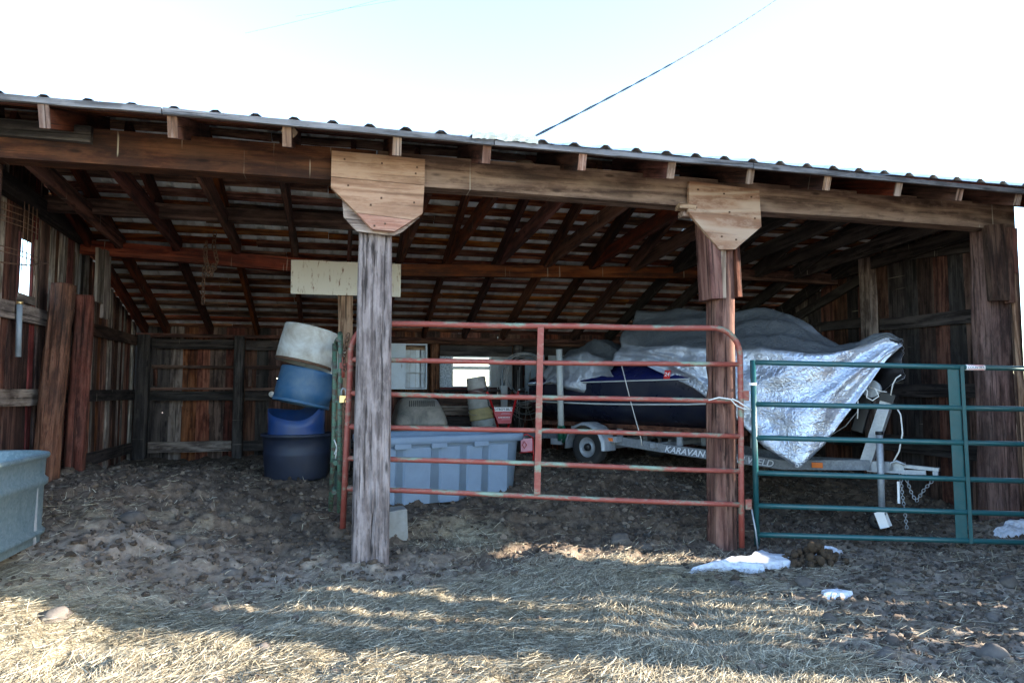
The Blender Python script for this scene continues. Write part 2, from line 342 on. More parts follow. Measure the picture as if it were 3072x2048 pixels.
M_['tiller_red'] = plain('tiller_red_paint', (.42, .012, .016), .35, 0, .08)
M_['pink'] = plain('faded_pink_plastic', (.62, .28, .34), .55, 0, .1)
M_['label'] = plain('white_label', (.82, .82, .84), .4, 0, .03)
M_['ink'] = plain('black_ink', (.012, .012, .018), .5)
M_['navyink'] = plain('navy_outline_ink', (.02, .035, .08), .5)
M_['silverink'] = plain('pale_grey_lettering', (.58, .61, .66), .5)
M_['redink'] = plain('red_ink', (.6, .03, .03), .5)
M_['pvc'] = plain('grey_pvc', (.47, .50, .50), .5, 0, .06, 6, dirt=(.3, .3, .29), dirtamt=.4)
M_['greenplastic'] = plain('green_valve', (.01, .10, .06), .45)
M_['wasp'] = plain('grey_wasp_paper', (.34, .26, .19), .9, 0, .25, 40, bump=.6)
def k_speck():
    k = NT('speckled_grey_panel'); n1 = k.noise(k.objvec(), 55, 3, .6); c = k.ramp(n1, [(.36, (.17, .21, .26)), (.5, (.36, .42, .50)), (.66, (.62, .68, .75))]); return k.out(c, .7)
M_['speck'] = k_speck()
M_['panel'] = plain('grey_wall_panel', (.34, .36, .38), .6, 0, .1, 4, dirt=(.22, .17, .13), dirtamt=.5)
M_['panel2'] = plain('blue_grey_sheet', (.22, .27, .32), .55, 0, .1, 4, dirt=(.12, .12, .12), dirtamt=.5)
def k_glass():
    k = NT('dusty_window_glass'); k.out((.95, .97, 1), .08, 0); k.b.inputs['Transmission Weight'].default_value = 1.0; k.b.inputs['IOR'].default_value = 1.02; return k.m
M_['glass'] = k_glass()
M_['pot'] = [plain('bucket_'+n, c, .7, 0, .18, 9, bump=.2, dirt=(.10, .09, .07), dirtamt=.5) for n, c in (('pale', (.44, .43, .42)), ('maroon', (.12, .062, .06)), ('grey', (.27, .27, .26)), ('ochre', (.30, .25, .12)), ('slate', (.22, .24, .24)), ('mustard', (.26, .18, .07)))]

# ---------------------------------------------------------------- ground
def base_h(X, Y):
    X = np.asarray(X, float); Y = np.asarray(Y, float)
    l = sstep((-X-.2)/1.7); r = sstep((X-3.0)/1.6)
    y0 = 5.1+(3.3-5.1)*l+(5.6-5.1)*r; y1 = 7.7+(7.0-7.7)*l+(9.4-7.7)*r; h = .47+.12*l-.03*r
    z = h*sstep((Y-y0)/(y1-y0))
    z = z+.06*sstep((X-5.3)/1.0)*sstep((Y-4.9)/.6)-.14*l*sstep((Y-7.4)/1.4)-.03*sstep((Y-8.5)/1.0)-.11*np.exp(-((X-1.25)/.8)**2-((Y-7.05)/.42)**2)
    return z
def relief(X, Y):
    fr = sstep((5.6-Y)/.8)*sstep((9-np.abs(X))/2); ins = 1-fr; near = sstep((16-np.hypot(X, Y-4))/6)
    wob = fbm(X*.55, Y*.5, 3, 3)*1.7; rd = np.sin((Y*1.0+.22*X+wob*.55)*2*math.pi/.40)
    ruts = .014*rd*sstep(vnoise(X*.5+3, Y*.7, 8)*2-.35)*fr
    lump = (fbm(X*1.6, Y*2.2, 3, 21)-.5)*(.07+.06*ins)
    cl = fbm(X*7, Y*8, 4, 31); clod = (np.maximum(cl-.42, 0)**1.0)*.15*(.42+.6*ins)-.05*np.clip(.40-fbm(X*5.2+3, Y*6.5, 2, 131), 0, .12)/.12*(.35+.65*ins)
    fine = (fbm(X*30, Y*32, 3, 41)-.5)*.024
    return (ruts+lump+clod+fine-.02)*near
def gz(X, Y): return base_h(X, Y)+relief(X, Y)
def g1(x, y): return float(gz(np.array([x]), np.array([y]))[0])
def axis(c0, c1, d, far): 
    a = list(np.arange(c0, c1+1e-6, d)); s = d; lo = c0; hi = c1; L = []; H = []
    while lo > -far: s *= 1.35; lo -= s; L.append(lo)
    s = d
    while hi < far: s *= 1.35; hi += s; H.append(hi)
    return np.array(L[::-1]+a+H)
def hay_mask(X, Y):
    n = fbm(X*.7, Y*1.0, 4, 55); n2 = fbm(X*2.4, Y*3.2, 3, 66)
    m = sstep((5.7-Y+(n-.5)*1.6)/1.0)*(1-.88*sstep((X-1.7+(n-.5)*2.2-.25*(Y-3))/1.3))
    m = m*(1-.55*sstep((X+.2)/-.6)*sstep((Y-4.2+(n-.5)*1.5)/.8))
    m = np.maximum(m, .55*np.exp(-((X-1.05)**2/.25+(Y-6.0)**2/.15))); m = np.maximum(m, .30*sstep(n2*2-1.05))
    m = np.maximum(m, .8*sstep((3.5-.2*X-Y)/.6)*(1-.75*sstep((X-1.4)/.9)))
    return np.clip(m*(.45+1.1*n2), 0, 1)
xs = axis(-3.6, 6.8, .024, 900); ya = np.concatenate([np.arange(1.6, 4.0, .0125), np.arange(4.0, 6.5, .018), np.arange(6.5, 10.6, .034)])
yl = []; s_ = .02; y_ = 1.6
while y_ > -900: s_ *= 1.4; y_ -= s_; yl.append(y_)
yh = []; s_ = .034; y_ = 10.6
while y_ < 900: s_ *= 1.35; y_ += s_; yh.append(y_)
ys = np.concatenate([np.array(yl[::-1]), ya, np.array(yh)])
GX, GY = np.meshgrid(xs, ys, indexing='ij'); GZ = gz(GX, GY)
ny = len(ys); idx = np.arange(len(xs)*ny).reshape(len(xs), ny)
F = np.stack([idx[:-1, :-1], idx[1:, :-1], idx[1:, 1:], idx[:-1, 1:]], -1).reshape(-1, 4)
gme = fast_mesh('ground', np.stack([GX, GY, GZ], -1).reshape(-1, 3), F, True)
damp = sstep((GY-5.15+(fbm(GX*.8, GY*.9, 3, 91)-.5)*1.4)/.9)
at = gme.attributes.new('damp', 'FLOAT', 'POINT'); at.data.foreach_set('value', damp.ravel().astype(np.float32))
at = gme.attributes.new('hay', 'FLOAT', 'POINT'); at.data.foreach_set('value', hay_mask(GX, GY).ravel().astype(np.float32))
def k_ground():
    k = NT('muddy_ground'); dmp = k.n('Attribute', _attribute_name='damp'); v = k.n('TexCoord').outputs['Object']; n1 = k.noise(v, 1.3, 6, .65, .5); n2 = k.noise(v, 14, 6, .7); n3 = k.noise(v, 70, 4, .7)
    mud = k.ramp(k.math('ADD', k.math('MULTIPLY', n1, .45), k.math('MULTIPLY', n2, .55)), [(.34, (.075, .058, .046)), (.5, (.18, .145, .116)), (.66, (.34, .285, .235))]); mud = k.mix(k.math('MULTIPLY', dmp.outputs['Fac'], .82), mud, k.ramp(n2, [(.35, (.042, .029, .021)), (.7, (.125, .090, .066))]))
    gr = k.ramp(n3, [(.55, 0.0), (.75, .6)]); mud = k.mix(gr, mud, (.17, .155, .14))
    hay = k.ramp(k.noise(k.n('Mapping', Vector=v, Scale=(1, 2.2, 1)), 32, 6, .75), [(.32, (.105, .09, .064)), (.5, (.27, .235, .165)), (.7, (.48, .43, .32))])
    a = k.n('Attribute', _attribute_name='hay'); c = k.mix(k.ramp(k.math('ADD', a.outputs['Fac'], k.math('MULTIPLY', k.math('SUBTRACT', n2, .5), .8)), [(.15, 0.0), (.7, .9)]), mud, hay)
    h = k.math('ADD', k.math('MULTIPLY', n2, .7), k.math('MULTIPLY', n3, .4)); return k.out(c, .92, 0, k.bump(h, .7, .02), Specular__IOR__Level=.15)
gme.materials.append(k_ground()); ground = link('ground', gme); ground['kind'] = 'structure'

# ---------------------------------------------------------------- the shed
FY = 5.5; BY = 10.3; LX = -2.65; RX = 6.60; RIDGE = 6.14; SL = .32
def rz(Y): return 3.17+SL*(Y-4.95) if Y < RIDGE else 2.22+SL*(BY-Y)        # top of rafters
shed = thing('pole_shed', (2, 7.9, 0), 'open-front weathered timber shed with ribbed metal roof, filling the whole picture', 'shed')
# front posts
rough_post('post', (.262, 5.56, -.2), (.268, 5.56, 3.0), .285, .25, .22, .20, M_['wood_post'], shed, power=9, na=72, nl=150, crack=.030, lump=.006, seed=3, crackf=30)['label'] = 'split grey weathered front post'
rough_post('post', (3.275, 5.56, -.2), (3.318, 5.56, 3.0), .21, .20, .20, .19, M_['wood_postb'], shed, power=7, na=64, nl=120, crack=.022, lump=.006, seed=14, crackf=22)['label'] = 'brown front post beside the red gate'
rough_post('post', (6.35, 5.60, -.2), (6.37, 5.60, 3.0), .36, .32, .24, .22, M_['wood_log'], shed, power=4, na=48, nl=80, crack=.014, lump=.010, seed=25)['label'] = 'reddish front post at the right wall'
rough_post('post', (-2.45, 5.55, -.2), (-2.45, 5.55, 3.0), .22, .20, .2, .2, M_['wood_dark'], shed, power=5, na=32, nl=30, seed=31)
# front beams
plank('beam', (-2.75, 5.51, 3.075), (.26, 5.51, 3.085), .255, .17, (0, 0, 1), M_['wood_beam_l'], shed, jit=.003, seg=8)
plank('beam', (-2.75, 5.395, 3.155), (-1.72, 5.395, 3.145), .115, .05, (0, 0, 1), M_['wood_char'], shed, jit=.003, seg=5)
plank('beam', (.27, 5.515, 3.085), (6.52, 5.515, 3.065), .255, .17, (0, 0, 1), M_['wood_beam_r'], shed, jit=.004, seg=10)
# gussets
g = MB().prism([(-.076, 3.16), (.632, 3.152), (.628, 2.955), (-.077, 2.965)], 5.355, 5.40).obj('gusset_board', M_['gusset'], shed, world=True)
def board_poly(poly, y0, y1, mat, name, parent):
    xs_ = [p[0] for p in poly]; zs_ = [p[1] for p in poly]; c = Vector((min(xs_), (y0+y1)/2, (min(zs_)+max(zs_))/2))
    m = MB().prism([(x-c.x, z-c.z) for x, z in poly], y0-c.y, y1-c.y); return m.obj(name, mat, parent, Matrix.Translation(c), world=False)
WM.pop(g.name); bpy.data.objects.remove(g)
board_poly([(-.076, 3.16), (.25, 3.158), (.632, 3.15), (.63, 2.945), (-.077, 2.96)], 5.352, 5.405, M_['gusset'], 'gusset_board', shed)
board_poly([(-.077, 2.957), (.63, 2.942), (.618, 2.722), (.545, 2.665), (.115, 2.695), (-.077, 2.88)], 5.355, 5.405, M_['gusset'], 'gusset_board', shed)
board_poly([(.118, 2.691), (.54, 2.661), (.405, 2.568), (.236, 2.573)], 5.353, 5.405, M_['gusset'], 'gusset_board', shed)
board_poly([(-.02, 3.1), (.60, 3.1), (.60, 2.70), (.47, 2.58), (.40, 2.545), (.12, 2.565), (.02, 2.67)], 5.408, 5.437, M_['wood_grey'], 'gusset_board', shed)
board_poly([(2.92, 3.152), (3.604, 3.124), (3.616, 2.79), (3.35, 2.575), (3.2, 2.567), (2.908, 2.875)], 5.37, 5.405, M_['ply'], 'gusset_plate', shed)
gA = MB(); gB = MB()
for (x, z) in ((.02, 3.10), (.30, 3.09), (.57, 3.08), (.56, 3.03), (.05, 2.90), (.30, 2.82), (.55, 2.80), (.22, 2.76), (.33, 2.62), (.25, 2.60)): gA.box((x, 5.350, z), (.013, .010, .013))
for (x, z) in ((3.0, 3.08), (3.25, 3.06), (3.52, 3.05), (2.98, 2.92), (3.30, 2.90), (3.55, 2.86), (3.22, 2.68), (3.36, 2.66)): gB.box((x, 5.366, z), (.013, .010, .013))
gA.obj('nail_heads', M_['rust'], shed)['kind'] = 'stuff'; gB.obj('nail_heads', M_['rust'], shed)['kind'] = 'stuff'
plank('cleat', (2.83, 5.42, 2.93), (2.98, 5.41, 2.925), .045, .10, (0, 0, 1), M_['wood_tan'], shed, seg=2)
plank('cleat', (2.88, 5.46, 2.88), (2.98, 5.46, 2.88), .05, .09, (0, 0, 1), M_['wood_tan'], shed, seg=2)
plank('cleat', (3.56, 5.46, 2.90), (3.64, 5.46, 2.90), .06, .09, (0, 0, 1), M_['wood_tan'], shed, seg=2)
plank('cleat', (3.18, 5.50, 2.14), (3.15, 5.50, 2.90), .11, .22, (1, 0, 0), M_['wood_postb'], shed, seg=4)
plank('cleat', (3.255, 5.437, 2.15), (3.26, 5.437, 2.60), .045, .05, (1, 0, 0), M_['wood_tan'], shed, seg=3)
plank('cleat', (3.435, 5.53, 2.17), (3.405, 5.53, 2.9), .045, .18, (1, 0, 0), M_['wood_red'], shed, seg=4)
plank('cleat', (6.27, 5.425, 2.22), (6.24, 5.425, 2.97), .22, .06, (1, 0, 0), M_['wood_dark'], shed, seg=4, slant=.02)
plank('cleat', (6.40, 5.42, 2.2), (6.41, 5.42, 2.95), .05, .07, (1, 0, 0), M_['wood_log'], shed, seg=4)
plank('cleat', (6.475, 5.43, 2.5), (6.48, 5.43, 2.95), .07, .05, (1, 0, 0), M_['wood_log'], shed, seg=3)
plank('batten', (6.52, 5.438, .1), (6.475, 5.438, 2.6), .04, .03, (1, 0, 0), M_['wood_tan'], shed, seg=6)
plank('wall_board', (6.53, 5.60, -.1), (6.53, 5.60, 3.15), .10, .024, (1, 0, 0), M_['wood_dark'], shed, seg=6)
plank('batten', (6.525, 5.468, -.1), (6.525, 5.468, 2.93), .10, .025, (1, 0, 0), M_['wood_dark'], shed, seg=6)
# rafters: front tails and rear rafters
for x in (-2.62, -1.877, -1.125, -.393, .365, 1.026, 1.773, 2.521, 3.241, 3.968, 4.683, 5.355, 6.014, 6.56):
    y0 = 4.97+random.uniform(-.015, .01); dz = .07+random.uniform(-.005, .005)
    x += .02; ra = plank('rafter', (x, y0+.012, rz(y0)-dz), (x, RIDGE, rz(RIDGE)-dz), .145, .05+random.random()*.012, (0, 0, 1), M_['wood_rafter'], shed, jit=.002, seg=3)
    Mx, L = frame_of((x, y0, rz(y0)-dz), (x, y0+.02, rz(y0+.02)-dz), (0, 0, 1))
    M2 = Matrix.Translation((x, y0, rz(y0)-dz)) @ Matrix.Rotation(math.atan(SL), 4, 'X') @ Matrix.Rotation(R(90), 4, 'Y')
    MB().box((0, 0, 0), (.147, .014, .062)).obj('rafter_end', M_['endgrain'], ra, M2, world=False)
RX_ = [-2.52, -2.25, -1.70, -1.10, -.50, .10, .66, 1.21, 1.81, 2.40, 2.97, 3.52, 4.10, 4.68, 5.26, 5.84, 6.42]
for x in RX_:
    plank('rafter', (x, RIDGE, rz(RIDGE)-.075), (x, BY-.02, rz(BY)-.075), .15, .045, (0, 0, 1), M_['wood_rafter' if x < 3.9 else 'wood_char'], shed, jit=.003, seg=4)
for x in RX_[1:]:
    if x in (.10,): continue
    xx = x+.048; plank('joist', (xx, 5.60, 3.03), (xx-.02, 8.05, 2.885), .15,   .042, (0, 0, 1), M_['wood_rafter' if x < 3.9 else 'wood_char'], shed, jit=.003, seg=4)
plank('purlin', (LX+.05, 7.0, 3.02), (.3, 7.0, 3.0), .14, .06, (0, 0, 1), M_['wood_dark'], shed, seg=5)
# tie beams under the rafters
plank('tie_beam', (-2.6, 8.0, 2.825), (.12, 8.0, 2.70), .15, .10, (0, 0, 1), M_['wood_tie'], shed, seg=7)
plank('tie_beam', (.13, 8.0, 2.70), (4.7, 8.0, 2.845), .14, .10, (0, 0, 1), M_['wood_tie'], shed, seg=9)
plank('tie_beam', (4.71, 8.0, 2.845), (6.5, 8.0, 2.83), .14, .10, (0, 0, 1), M_['wood_dark'], shed, seg=5)
plank('post', (.067, 8.03, .3), (.067, 8.03, 2.64), .16, .12, (1, 0, 0), M_['wood_tan'], shed, jit=.004, seg=8)
plank('post', (4.69, 8.03, .3), (4.69, 8.03, 2.77), .15, .12, (1, 0, 0), M_['wood_dark'], shed, jit=.004, seg=6)
# sheathing boards and roof sheets
ROOFX0, ROOFX1 = -2.98, 6.85
y = RIDGE+.10; row = 0
while y < BY+.15:
    x = ROOFX0; w = random.uniform(.07, .115); first = True
    while x < ROOFX1-.05:
        L = random.uniform(2.2, 3.8) if not first else random.uniform(1.2, 3.2); first = False; x1 = min(ROOFX1-.02, x+L)
        plank('sheathing_board', (x, y, rz(y)+.013), (x1-.006, y+random.uniform(-.012, .012), rz(y)+.013), w, .024, (0, 1, -SL), M_['wood_roof'], shed, jit=.008, seg=6, live=.018)
        x = x1
    y += random.uniform(.205, .245); row += 1
for y, w in ((4.99, .10), (5.19, .13), (5.42, .12), (5.66, .13), (5.9, .12)):
    x = ROOFX0
    while x < ROOFX1-.05:
        x1 = min(ROOFX1-.02, x+random.uniform(2.0, 3.6)); plank('sheathing_board', (x, y, rz(y)+.013), (x1-.006, y, rz(y)+.013), w, .024, (0, 1, SL), M_['wood_rafter'], shed, jit=.006, seg=5, live=.01); x = x1
RIB = .255
def roof_panel(x0, nrib, ya_, yb_):
    prof = []
    for i in range(nrib):
        c = x0+RIB*(i+.5)
        prof += [(c-RIB/2, 0), (c-.050, 0), (c-.034, .016), (c-.016, .030), (c+.016, .030), (c+.034, .016), (c+.050, 0)]
    prof.append((x0+RIB*nrib, 0)); n = len(prof); V = []; Fc = []
    up = .040
    for j in range(3):
        Y = ya_+(yb_-ya_)*j/2
        for (x, z) in prof: V.append((x, Y, rz(min(max(Y, 4.0), 11.0))+up+z+(random.uniform(-.002, .002) if j == 0 else 0)))
    for j in range(2): Fc += [(j*n+i, j*n+i+1, (j+1)*n+i+1, (j+1)*n+i) for i in range(n-1)]
    m = MB().add(V, Fc, False); return m
x = -3.0
while x < 6.8:
    roof_panel(x, 3, 4.915, RIDGE).obj('roof_panel', M_['roofmetal'], shed); roof_panel(x+.0, 3, RIDGE+.002, 10.55).obj('roof_panel', M_['roofmetal'], shed); x += RIB*3
plank('ridge_cap', (ROOFX0, RIDGE-.07, rz(RIDGE)+.07), (ROOFX1, RIDGE-.07, rz(RIDGE)+.07), .22, .004, (0, 1, SL), M_['roofmetal'], shed, seg=6)
plank('ridge_cap', (ROOFX0, RIDGE+.07, rz(RIDGE)+.07), (ROOFX1, RIDGE+.07, rz(RIDGE)+.07), .22, .004, (0, -1, SL), M_['roofmetal'], shed, seg=6)
fx = [(-2.98, 3.205), (-1.16, 3.215), (1.09, 3.195), (3.25, 3.19), (6.85, 3.165)]
for (xa, za), (xb, zb) in zip(fx[:-1], fx[1:]):
    plank('fascia_board', (xa+.004, 4.925, za-.024), (xb-.004, 4.925, zb-.022), .042, .028, (0, 0, 1), M_['fascia'], shed, jit=.003, seg=7)
fl = MB(); n = 22
V = [(.92+.50*i/n, 4.898-.012*random.random()-(.010 if j == 1 else 0), 3.185+j*.024+random.uniform(-.006, .006)+(.012*math.sin(i*1.3) if j == 2 else 0)) for i in range(n+1) for j in range(3)]
fl.add(V, [(i*3+j, i*3+j+1, (i+1)*3+j+1, (i+1)*3+j) for i in range(n) for j in range(2)]); fl.obj('flashing', M_['flash'], shed)['label'] = 'crumpled pale flashing strip on the eave'
# back wall
pal_back = ['wood_red']*5+['wood_dark']*4+['wood_char']+['wood_grey']
x = LX; holes = 0
while x < RX:
    w = random.uniform(.13, .24); gap = random.choice([-.012]*11+[.003, .007]); mid = x+w/2; zt = rz(BY)-random.uniform(.002, .03); z0 = .25
    win = 1.62 < mid < 2.24
    mt = M_[random.choice(pal_back)]; hole = None
    if not win and random.random() < .3 and mid < 1.2: hole = (random.choice([.75, 1.25, 1.4])+random.uniform(-.15, .15), random.uniform(-.04, .04), random.uniform(.008, .013))
    if win or (x < 1.66 < x+w) or (x < 2.2 < x+w):
        if x < 1.63: w = 1.63-x
        elif x+w > 2.21 and x < 2.21: w = 2.21-x
        if x >= 1.629 and x < 2.2:
            plank('wall_board', (x+w/2, BY, z0), (x+w/2, BY, 1.39), w-gap, .022, (1, 0, 0), mt, shed); plank('wall_board', (x+w/2, BY, 1.85), (x+w/2, BY, zt), w-gap, .022, (1, 0, 0), mt, shed); x += w; continue
    yo = BY+(.0 if int(x*50) % 2 else .016); plank('wall_board', (x+w/2, yo, z0), (x+w/2+random.uniform(-.004, .004), yo, zt), w-gap, .022, (1, 0, 0), mt, shed, hole=hole); x += w
# left wall
pal_left = ['wood_grey']*5+['wood_dark']*4+['wood_rpaint']*2+['wood_pale']*2+['wood_red']*2
y = 5.4
while y < BY-.02:
    w = random.uniform(.06, .14)
    if y < 6.66 < y+w+.03: w = 6.66-y
    elif abs(y-6.66) < 1e-4: w = .285
    w = min(w, BY-.015-y); gap = random.choice([-.008]*9+[.002]); zt = rz(y+w/2)-.03
    pal = pal_left if y < 8.2 else ['wood_red']*3+['wood_grey']*3+['wood_pale']+['wood_dark']*2
    mt = M_[random.choice(pal)]; xo = LX+random.choice([0, .006, .012, -.006])
    if abs(y-6.66) < 1e-4:
        plank('wall_board', (xo, y+w/2, .1), (xo, y+w/2, 2.17), w-gap, .022, (0, 1, 0), mt, shed); plank('wall_board', (xo, y+w/2, 2.645), (xo, y+w/2, zt), w-gap, .022, (0, 1, 0), mt, shed)
    else: plank('wall_board', (xo, y+w/2, .1), (xo, y+w/2+random.uniform(-.02, .02), zt), w-gap, .022, (0, 1, 0), mt, shed, jit=.005)
    y += w
plank('window_trim', (LX+.02, 6.635, 2.12), (LX+.02, 6.635, 2.68), .04, .02, (0, 1, 0), M_['wood_rpaint'], shed, seg=3)
plank('window_trim', (LX+.02, 6.965, 2.12), (LX+.02, 6.965, 2.68), .04, .02, (0, 1, 0), M_['wood_grey'], shed, seg=3)
plank('window_sill', (LX+.02, 6.63, 2.13), (LX+.02, 6.98, 2.13), .07, .025, (0, 0, 1), M_['wood_grey'], shed, seg=3)
for z, mt in ((2.0, 'wood_grey'), (1.285, 'wood_grey'), (.60, 'wood_char')):
    plank('girt', (LX+.045, 5.6, z-.0), (LX+.045, 7.25, z), .14, .04, (0, 0, 1), M_[mt], shed, jit=.006, seg=5)
    plank('girt', (LX+.048, 7.62, z), (LX+.048, BY-.12, z), .13, .04, (0, 0, 1), M_['wood_char' if z < 1.9 else 'wood_dark'], shed, jit=.006, seg=5)
plank('girt', (LX+.06, 5.6, 3.0), (LX+.06, 7.98, 2.93), .16, .07, (0, 0, 1), M_['wood_char'], shed, seg=5)
# logs and cleat carrying the tie beam at the left wall
rough_post('log_post', (-2.44, 6.80, .2), (-2.41, 7.02, 2.29), .20, .19, .20, .19, M_['wood_log'], shed, power=2.2, na=48, nl=70, crack=.020, lump=.030, seed=41)['label'] = 'thick reddish log post nearest the tank'
rough_post('log_post', (-2.42, 7.50, .2), (-2.42, 7.60, 2.27), .18, .155, .18, .155, M_['wood_log'], shed, power=2.0, na=48, nl=70, crack=.018, lump=.026, seed=52)['label'] = 'slimmer log post under the board cleat'
plank('cleat', (-2.34, 7.72, 2.22), (-2.34, 7.72, 2.76), .19, .03, (0, 1, 0), M_['wood_grey'], shed, seg=4)
plank('cleat', (-2.34, 7.93, 2.08), (-2.34, 7.93, 2.78), .20, .03, (0, 1, 0), M_['wood_grey'], shed, seg=4)
rough_post('post', (-2.52, 10.12, .2), (-2.50, 10.12, 2.08), .17, .16, .17, .16, M_['wood_char'], shed, power=2.2, na=28, nl=30, lump=.008, seed=61)
rough_post('post', (-1.31, 10.13, .2), (-1.315, 10.13, 2.08), .13, .13, .15, .15, M_['wood_char'], shed, power=7, na=28, nl=30, lump=.005, seed=62)
rough_post('post', (1.36, 10.14, .2), (1.36, 10.14, 2.02), .13, .13, .15, .15, M_['wood_dark'], shed, power=7, na=28, nl=30, lump=.005, seed=63)
rough_post('post', (2.62, 10.14, .2), (2.62, 10.14, 2.02), .13, .13, .15, .15, M_['wood_char'], shed, power=7, na=28, nl=30, lump=.005, seed=64)
for (xa, xb, z, h, mt, Y) in ((-2.60, -.05, 2.075, .045, 'wood_dark', 10.12), (-2.42, -1.39, 1.965, .13, 'wood_char', 10.20), (-1.24, .7, 1.965, .13, 'wood_char', 10.20), (-2.42, -1.39, 1.66, .045, 'wood_dark', 10.22), (-1.24, .7, 1.66, .045, 'wood_dark', 10.22),
        (-2.42, -1.39, 1.36, .035, 'wood_dark', 10.19), (-2.42, -1.39, 1.27, .13, 'wood_char', 10.20), (-1.24, .6, 1.27, .13, 'wood_char', 10.20), (-1.24, .6, 1.36, .035, 'wood_dark', 10.19), (-2.42, -1.39, .59, .14, 'wood_grey', 10.16), (-1.24, .7, .59, .13, 'wood_char', 10.18),
        (-.04, 6.4, 2.04, .05, 'wood_dark', 10.14), (-.1, 6.4, 2.095, .05, 'wood_red', 10.2), (1.45, 2.54, 1.93, .16, 'wood_char', 10.21), (2.72, 5.6, 1.93, .16, 'wood_char', 10.21), (1.45, 2.54, 1.365, .05, 'wood_rpaint', 10.16), (2.72, 6.2, 1.2, .14, 'wood_char', 10.21)):
    plank('girt', (xa, Y, z), (xb, Y, z+random.uniform(-.01, .01)), h, .04, (0, 0, 1), M_[mt], shed, jit=.005, seg=5)
plank('batten', (-2.38, 10.24, 1.40), (-2.38, 10.24, 1.63), .045, .03, (1, 0, 0), M_['wood_dark'], shed, seg=2)
plank('batten', (-1.18, 10.24, 1.40), (-1.18, 10.24, 1.63), .045, .03, (1, 0, 0), M_['wood_dark'], shed, seg=2)
# back window
wf = MB()
for c, d in (((1.925, 10.23, 1.842), (.60, .05, .025)), ((1.925, 10.23, 1.398), (.60, .05, .025)), ((1.637, 10.23, 1.62), (.025, .05, .42)), ((2.213, 10.23, 1.62), (.025, .05, .42)), ((1.925, 10.225, 1.675), (.55, .04, .05)), ((1.925, 10.222, 1.735), (.53, .012, .010)), ((1.925, 10.228, 1.81), (.55, .03, .012))): wf.box(c, d)
wo = wf.obj('window', M_['white'], shed); MB().box((1.925, 10.25, 1.62), (.55, .004, .43)).obj('pane', M_['glass'], wo)
MB().box((1.535, 10.215, 1.615), (.17, .012, .48)).obj('wall_panel', M_['speck'], shed); MB().box((2.39, 10.215, 1.615), (.32, .012, .49)).obj('wall_panel', M_['panel'], shed)
# right wall
pal_r = ['wood_dark']*4+['wood_char']*3+['wood_red']*2+['wood_grey']
y = 5.62
while y < BY:
    w = random.uniform(.18, .30); w = min(w, BY-y); gap = random.choice([-.006]*9+[.002]); zt = rz(y+w/2)-.03
    hole = (random.uniform(1.3, 2.2), random.uniform(-.05, .05), .012) if random.random() < .25 else None
    plank('wall_board', (RX, y+w/2, -.05), (RX, y+w/2, zt), w-gap, .024, (0, 1, 0), M_[random.choice(pal_r)], shed, jit=.004, hole=hole); y += w
plank('post', (6.47, 7.35, .0), (6.45, 7.36, rz(7.35)-.16), .16, .12, (0, 1, 0), M_['wood_grey'], shed, jit=.004, seg=6)
for (ya_, yb_, z0, z1, h) in ((5.75, 7.28, 2.13, 2.16, .14), (7.44, 10.2, 2.22, 2.24, .13), (5.75, 7.28, 1.34, 1.345, .15), (7.44, 10.2, 1.34, 1.35, .14), (5.75, 10.2, .70, .72, .19), (5.75, 7.28, 2.86, 3.0, .12), (7.44, 10.1, 2.82, 2.1, .12)):
    plank('girt', (RX-.04, ya_, z0), (RX-.04, yb_, z1), h, .045, (0, 0, 1), M_['wood_char'], shed, jit=.006, seg=5)
plank('brace', (5.35, 10.16, .5), (5.28, 10.16, 2.3), .05, .05, (1, 0, 0), M_['wood_grey'], shed, seg=4)
plank('wall_board', (5.55, 10.2, .5), (5.55, 10.2, 2.1), .22, .02, (1, 0, 0), M_['wood_red'], shed)

# ---------------------------------------------------------------- barn next door (out of frame, right): added so its wall shades the yard
K0 = Vector((5.49, 1.60)); K1 = K0+Vector((.366, .931))*4.3; dv = (K1-K0); KL = dv.length; dv.normalize(); nv = Vector((dv.y, -dv.x))
barn = thing('barn', (K0.x+1.5, K0.y, 0), 'unseen open-backed plank barn added to shade the shed and yard, right of the picture', 'barn')
def barn_board(a0, a1, z0, z1):
    p = K0+dv*(a0+a1)/2; plank('wall_board', (p.x, p.y, z0), (p.x, p.y, z1), a1-a0-.0005, .025, (dv.x, dv.y, 0), M_['wood_red'], barn, jit=.0)
# slits placed to let thin sun streaks reach the yard: (from, width, lowest, highest)
slits = [(.38, .05, .3, 1.9), (.57, .055, .3, 2.1), (.76, .05, .5, 1.6), (.98, .06, .8, 2.0), (1.3, .03, .6, 1.3), (2.05, .30, 1.05, 1.68), (2.75, .08, 1.6, 3.5)]
a = 0
for (g0, gw, zl, zh) in slits+[(KL, 0, 0, 0)]:
    n = max(1, round((g0-a)/.27))
    for i in range(n): barn_board(a+(g0-a)*i/n, a+(g0-a)*(i+1)/n, -.1, 6.9)
    if gw: barn_board(g0, g0+gw, -.1, zl); barn_board(g0, g0+gw, zh, 6.9)
    a = g0+gw
for q0 in (K0+dv*.1+nv*.1, K1+nv*.1, K0+dv*.2+nv*5, K1+nv*5):
    m = MB(); m.bar((q0.x, q0.y, -.1), (q0.x, q0.y, 6.9), .16, .16, (1, 0, 0)); m.obj('post', M_['wood_red'], barn)
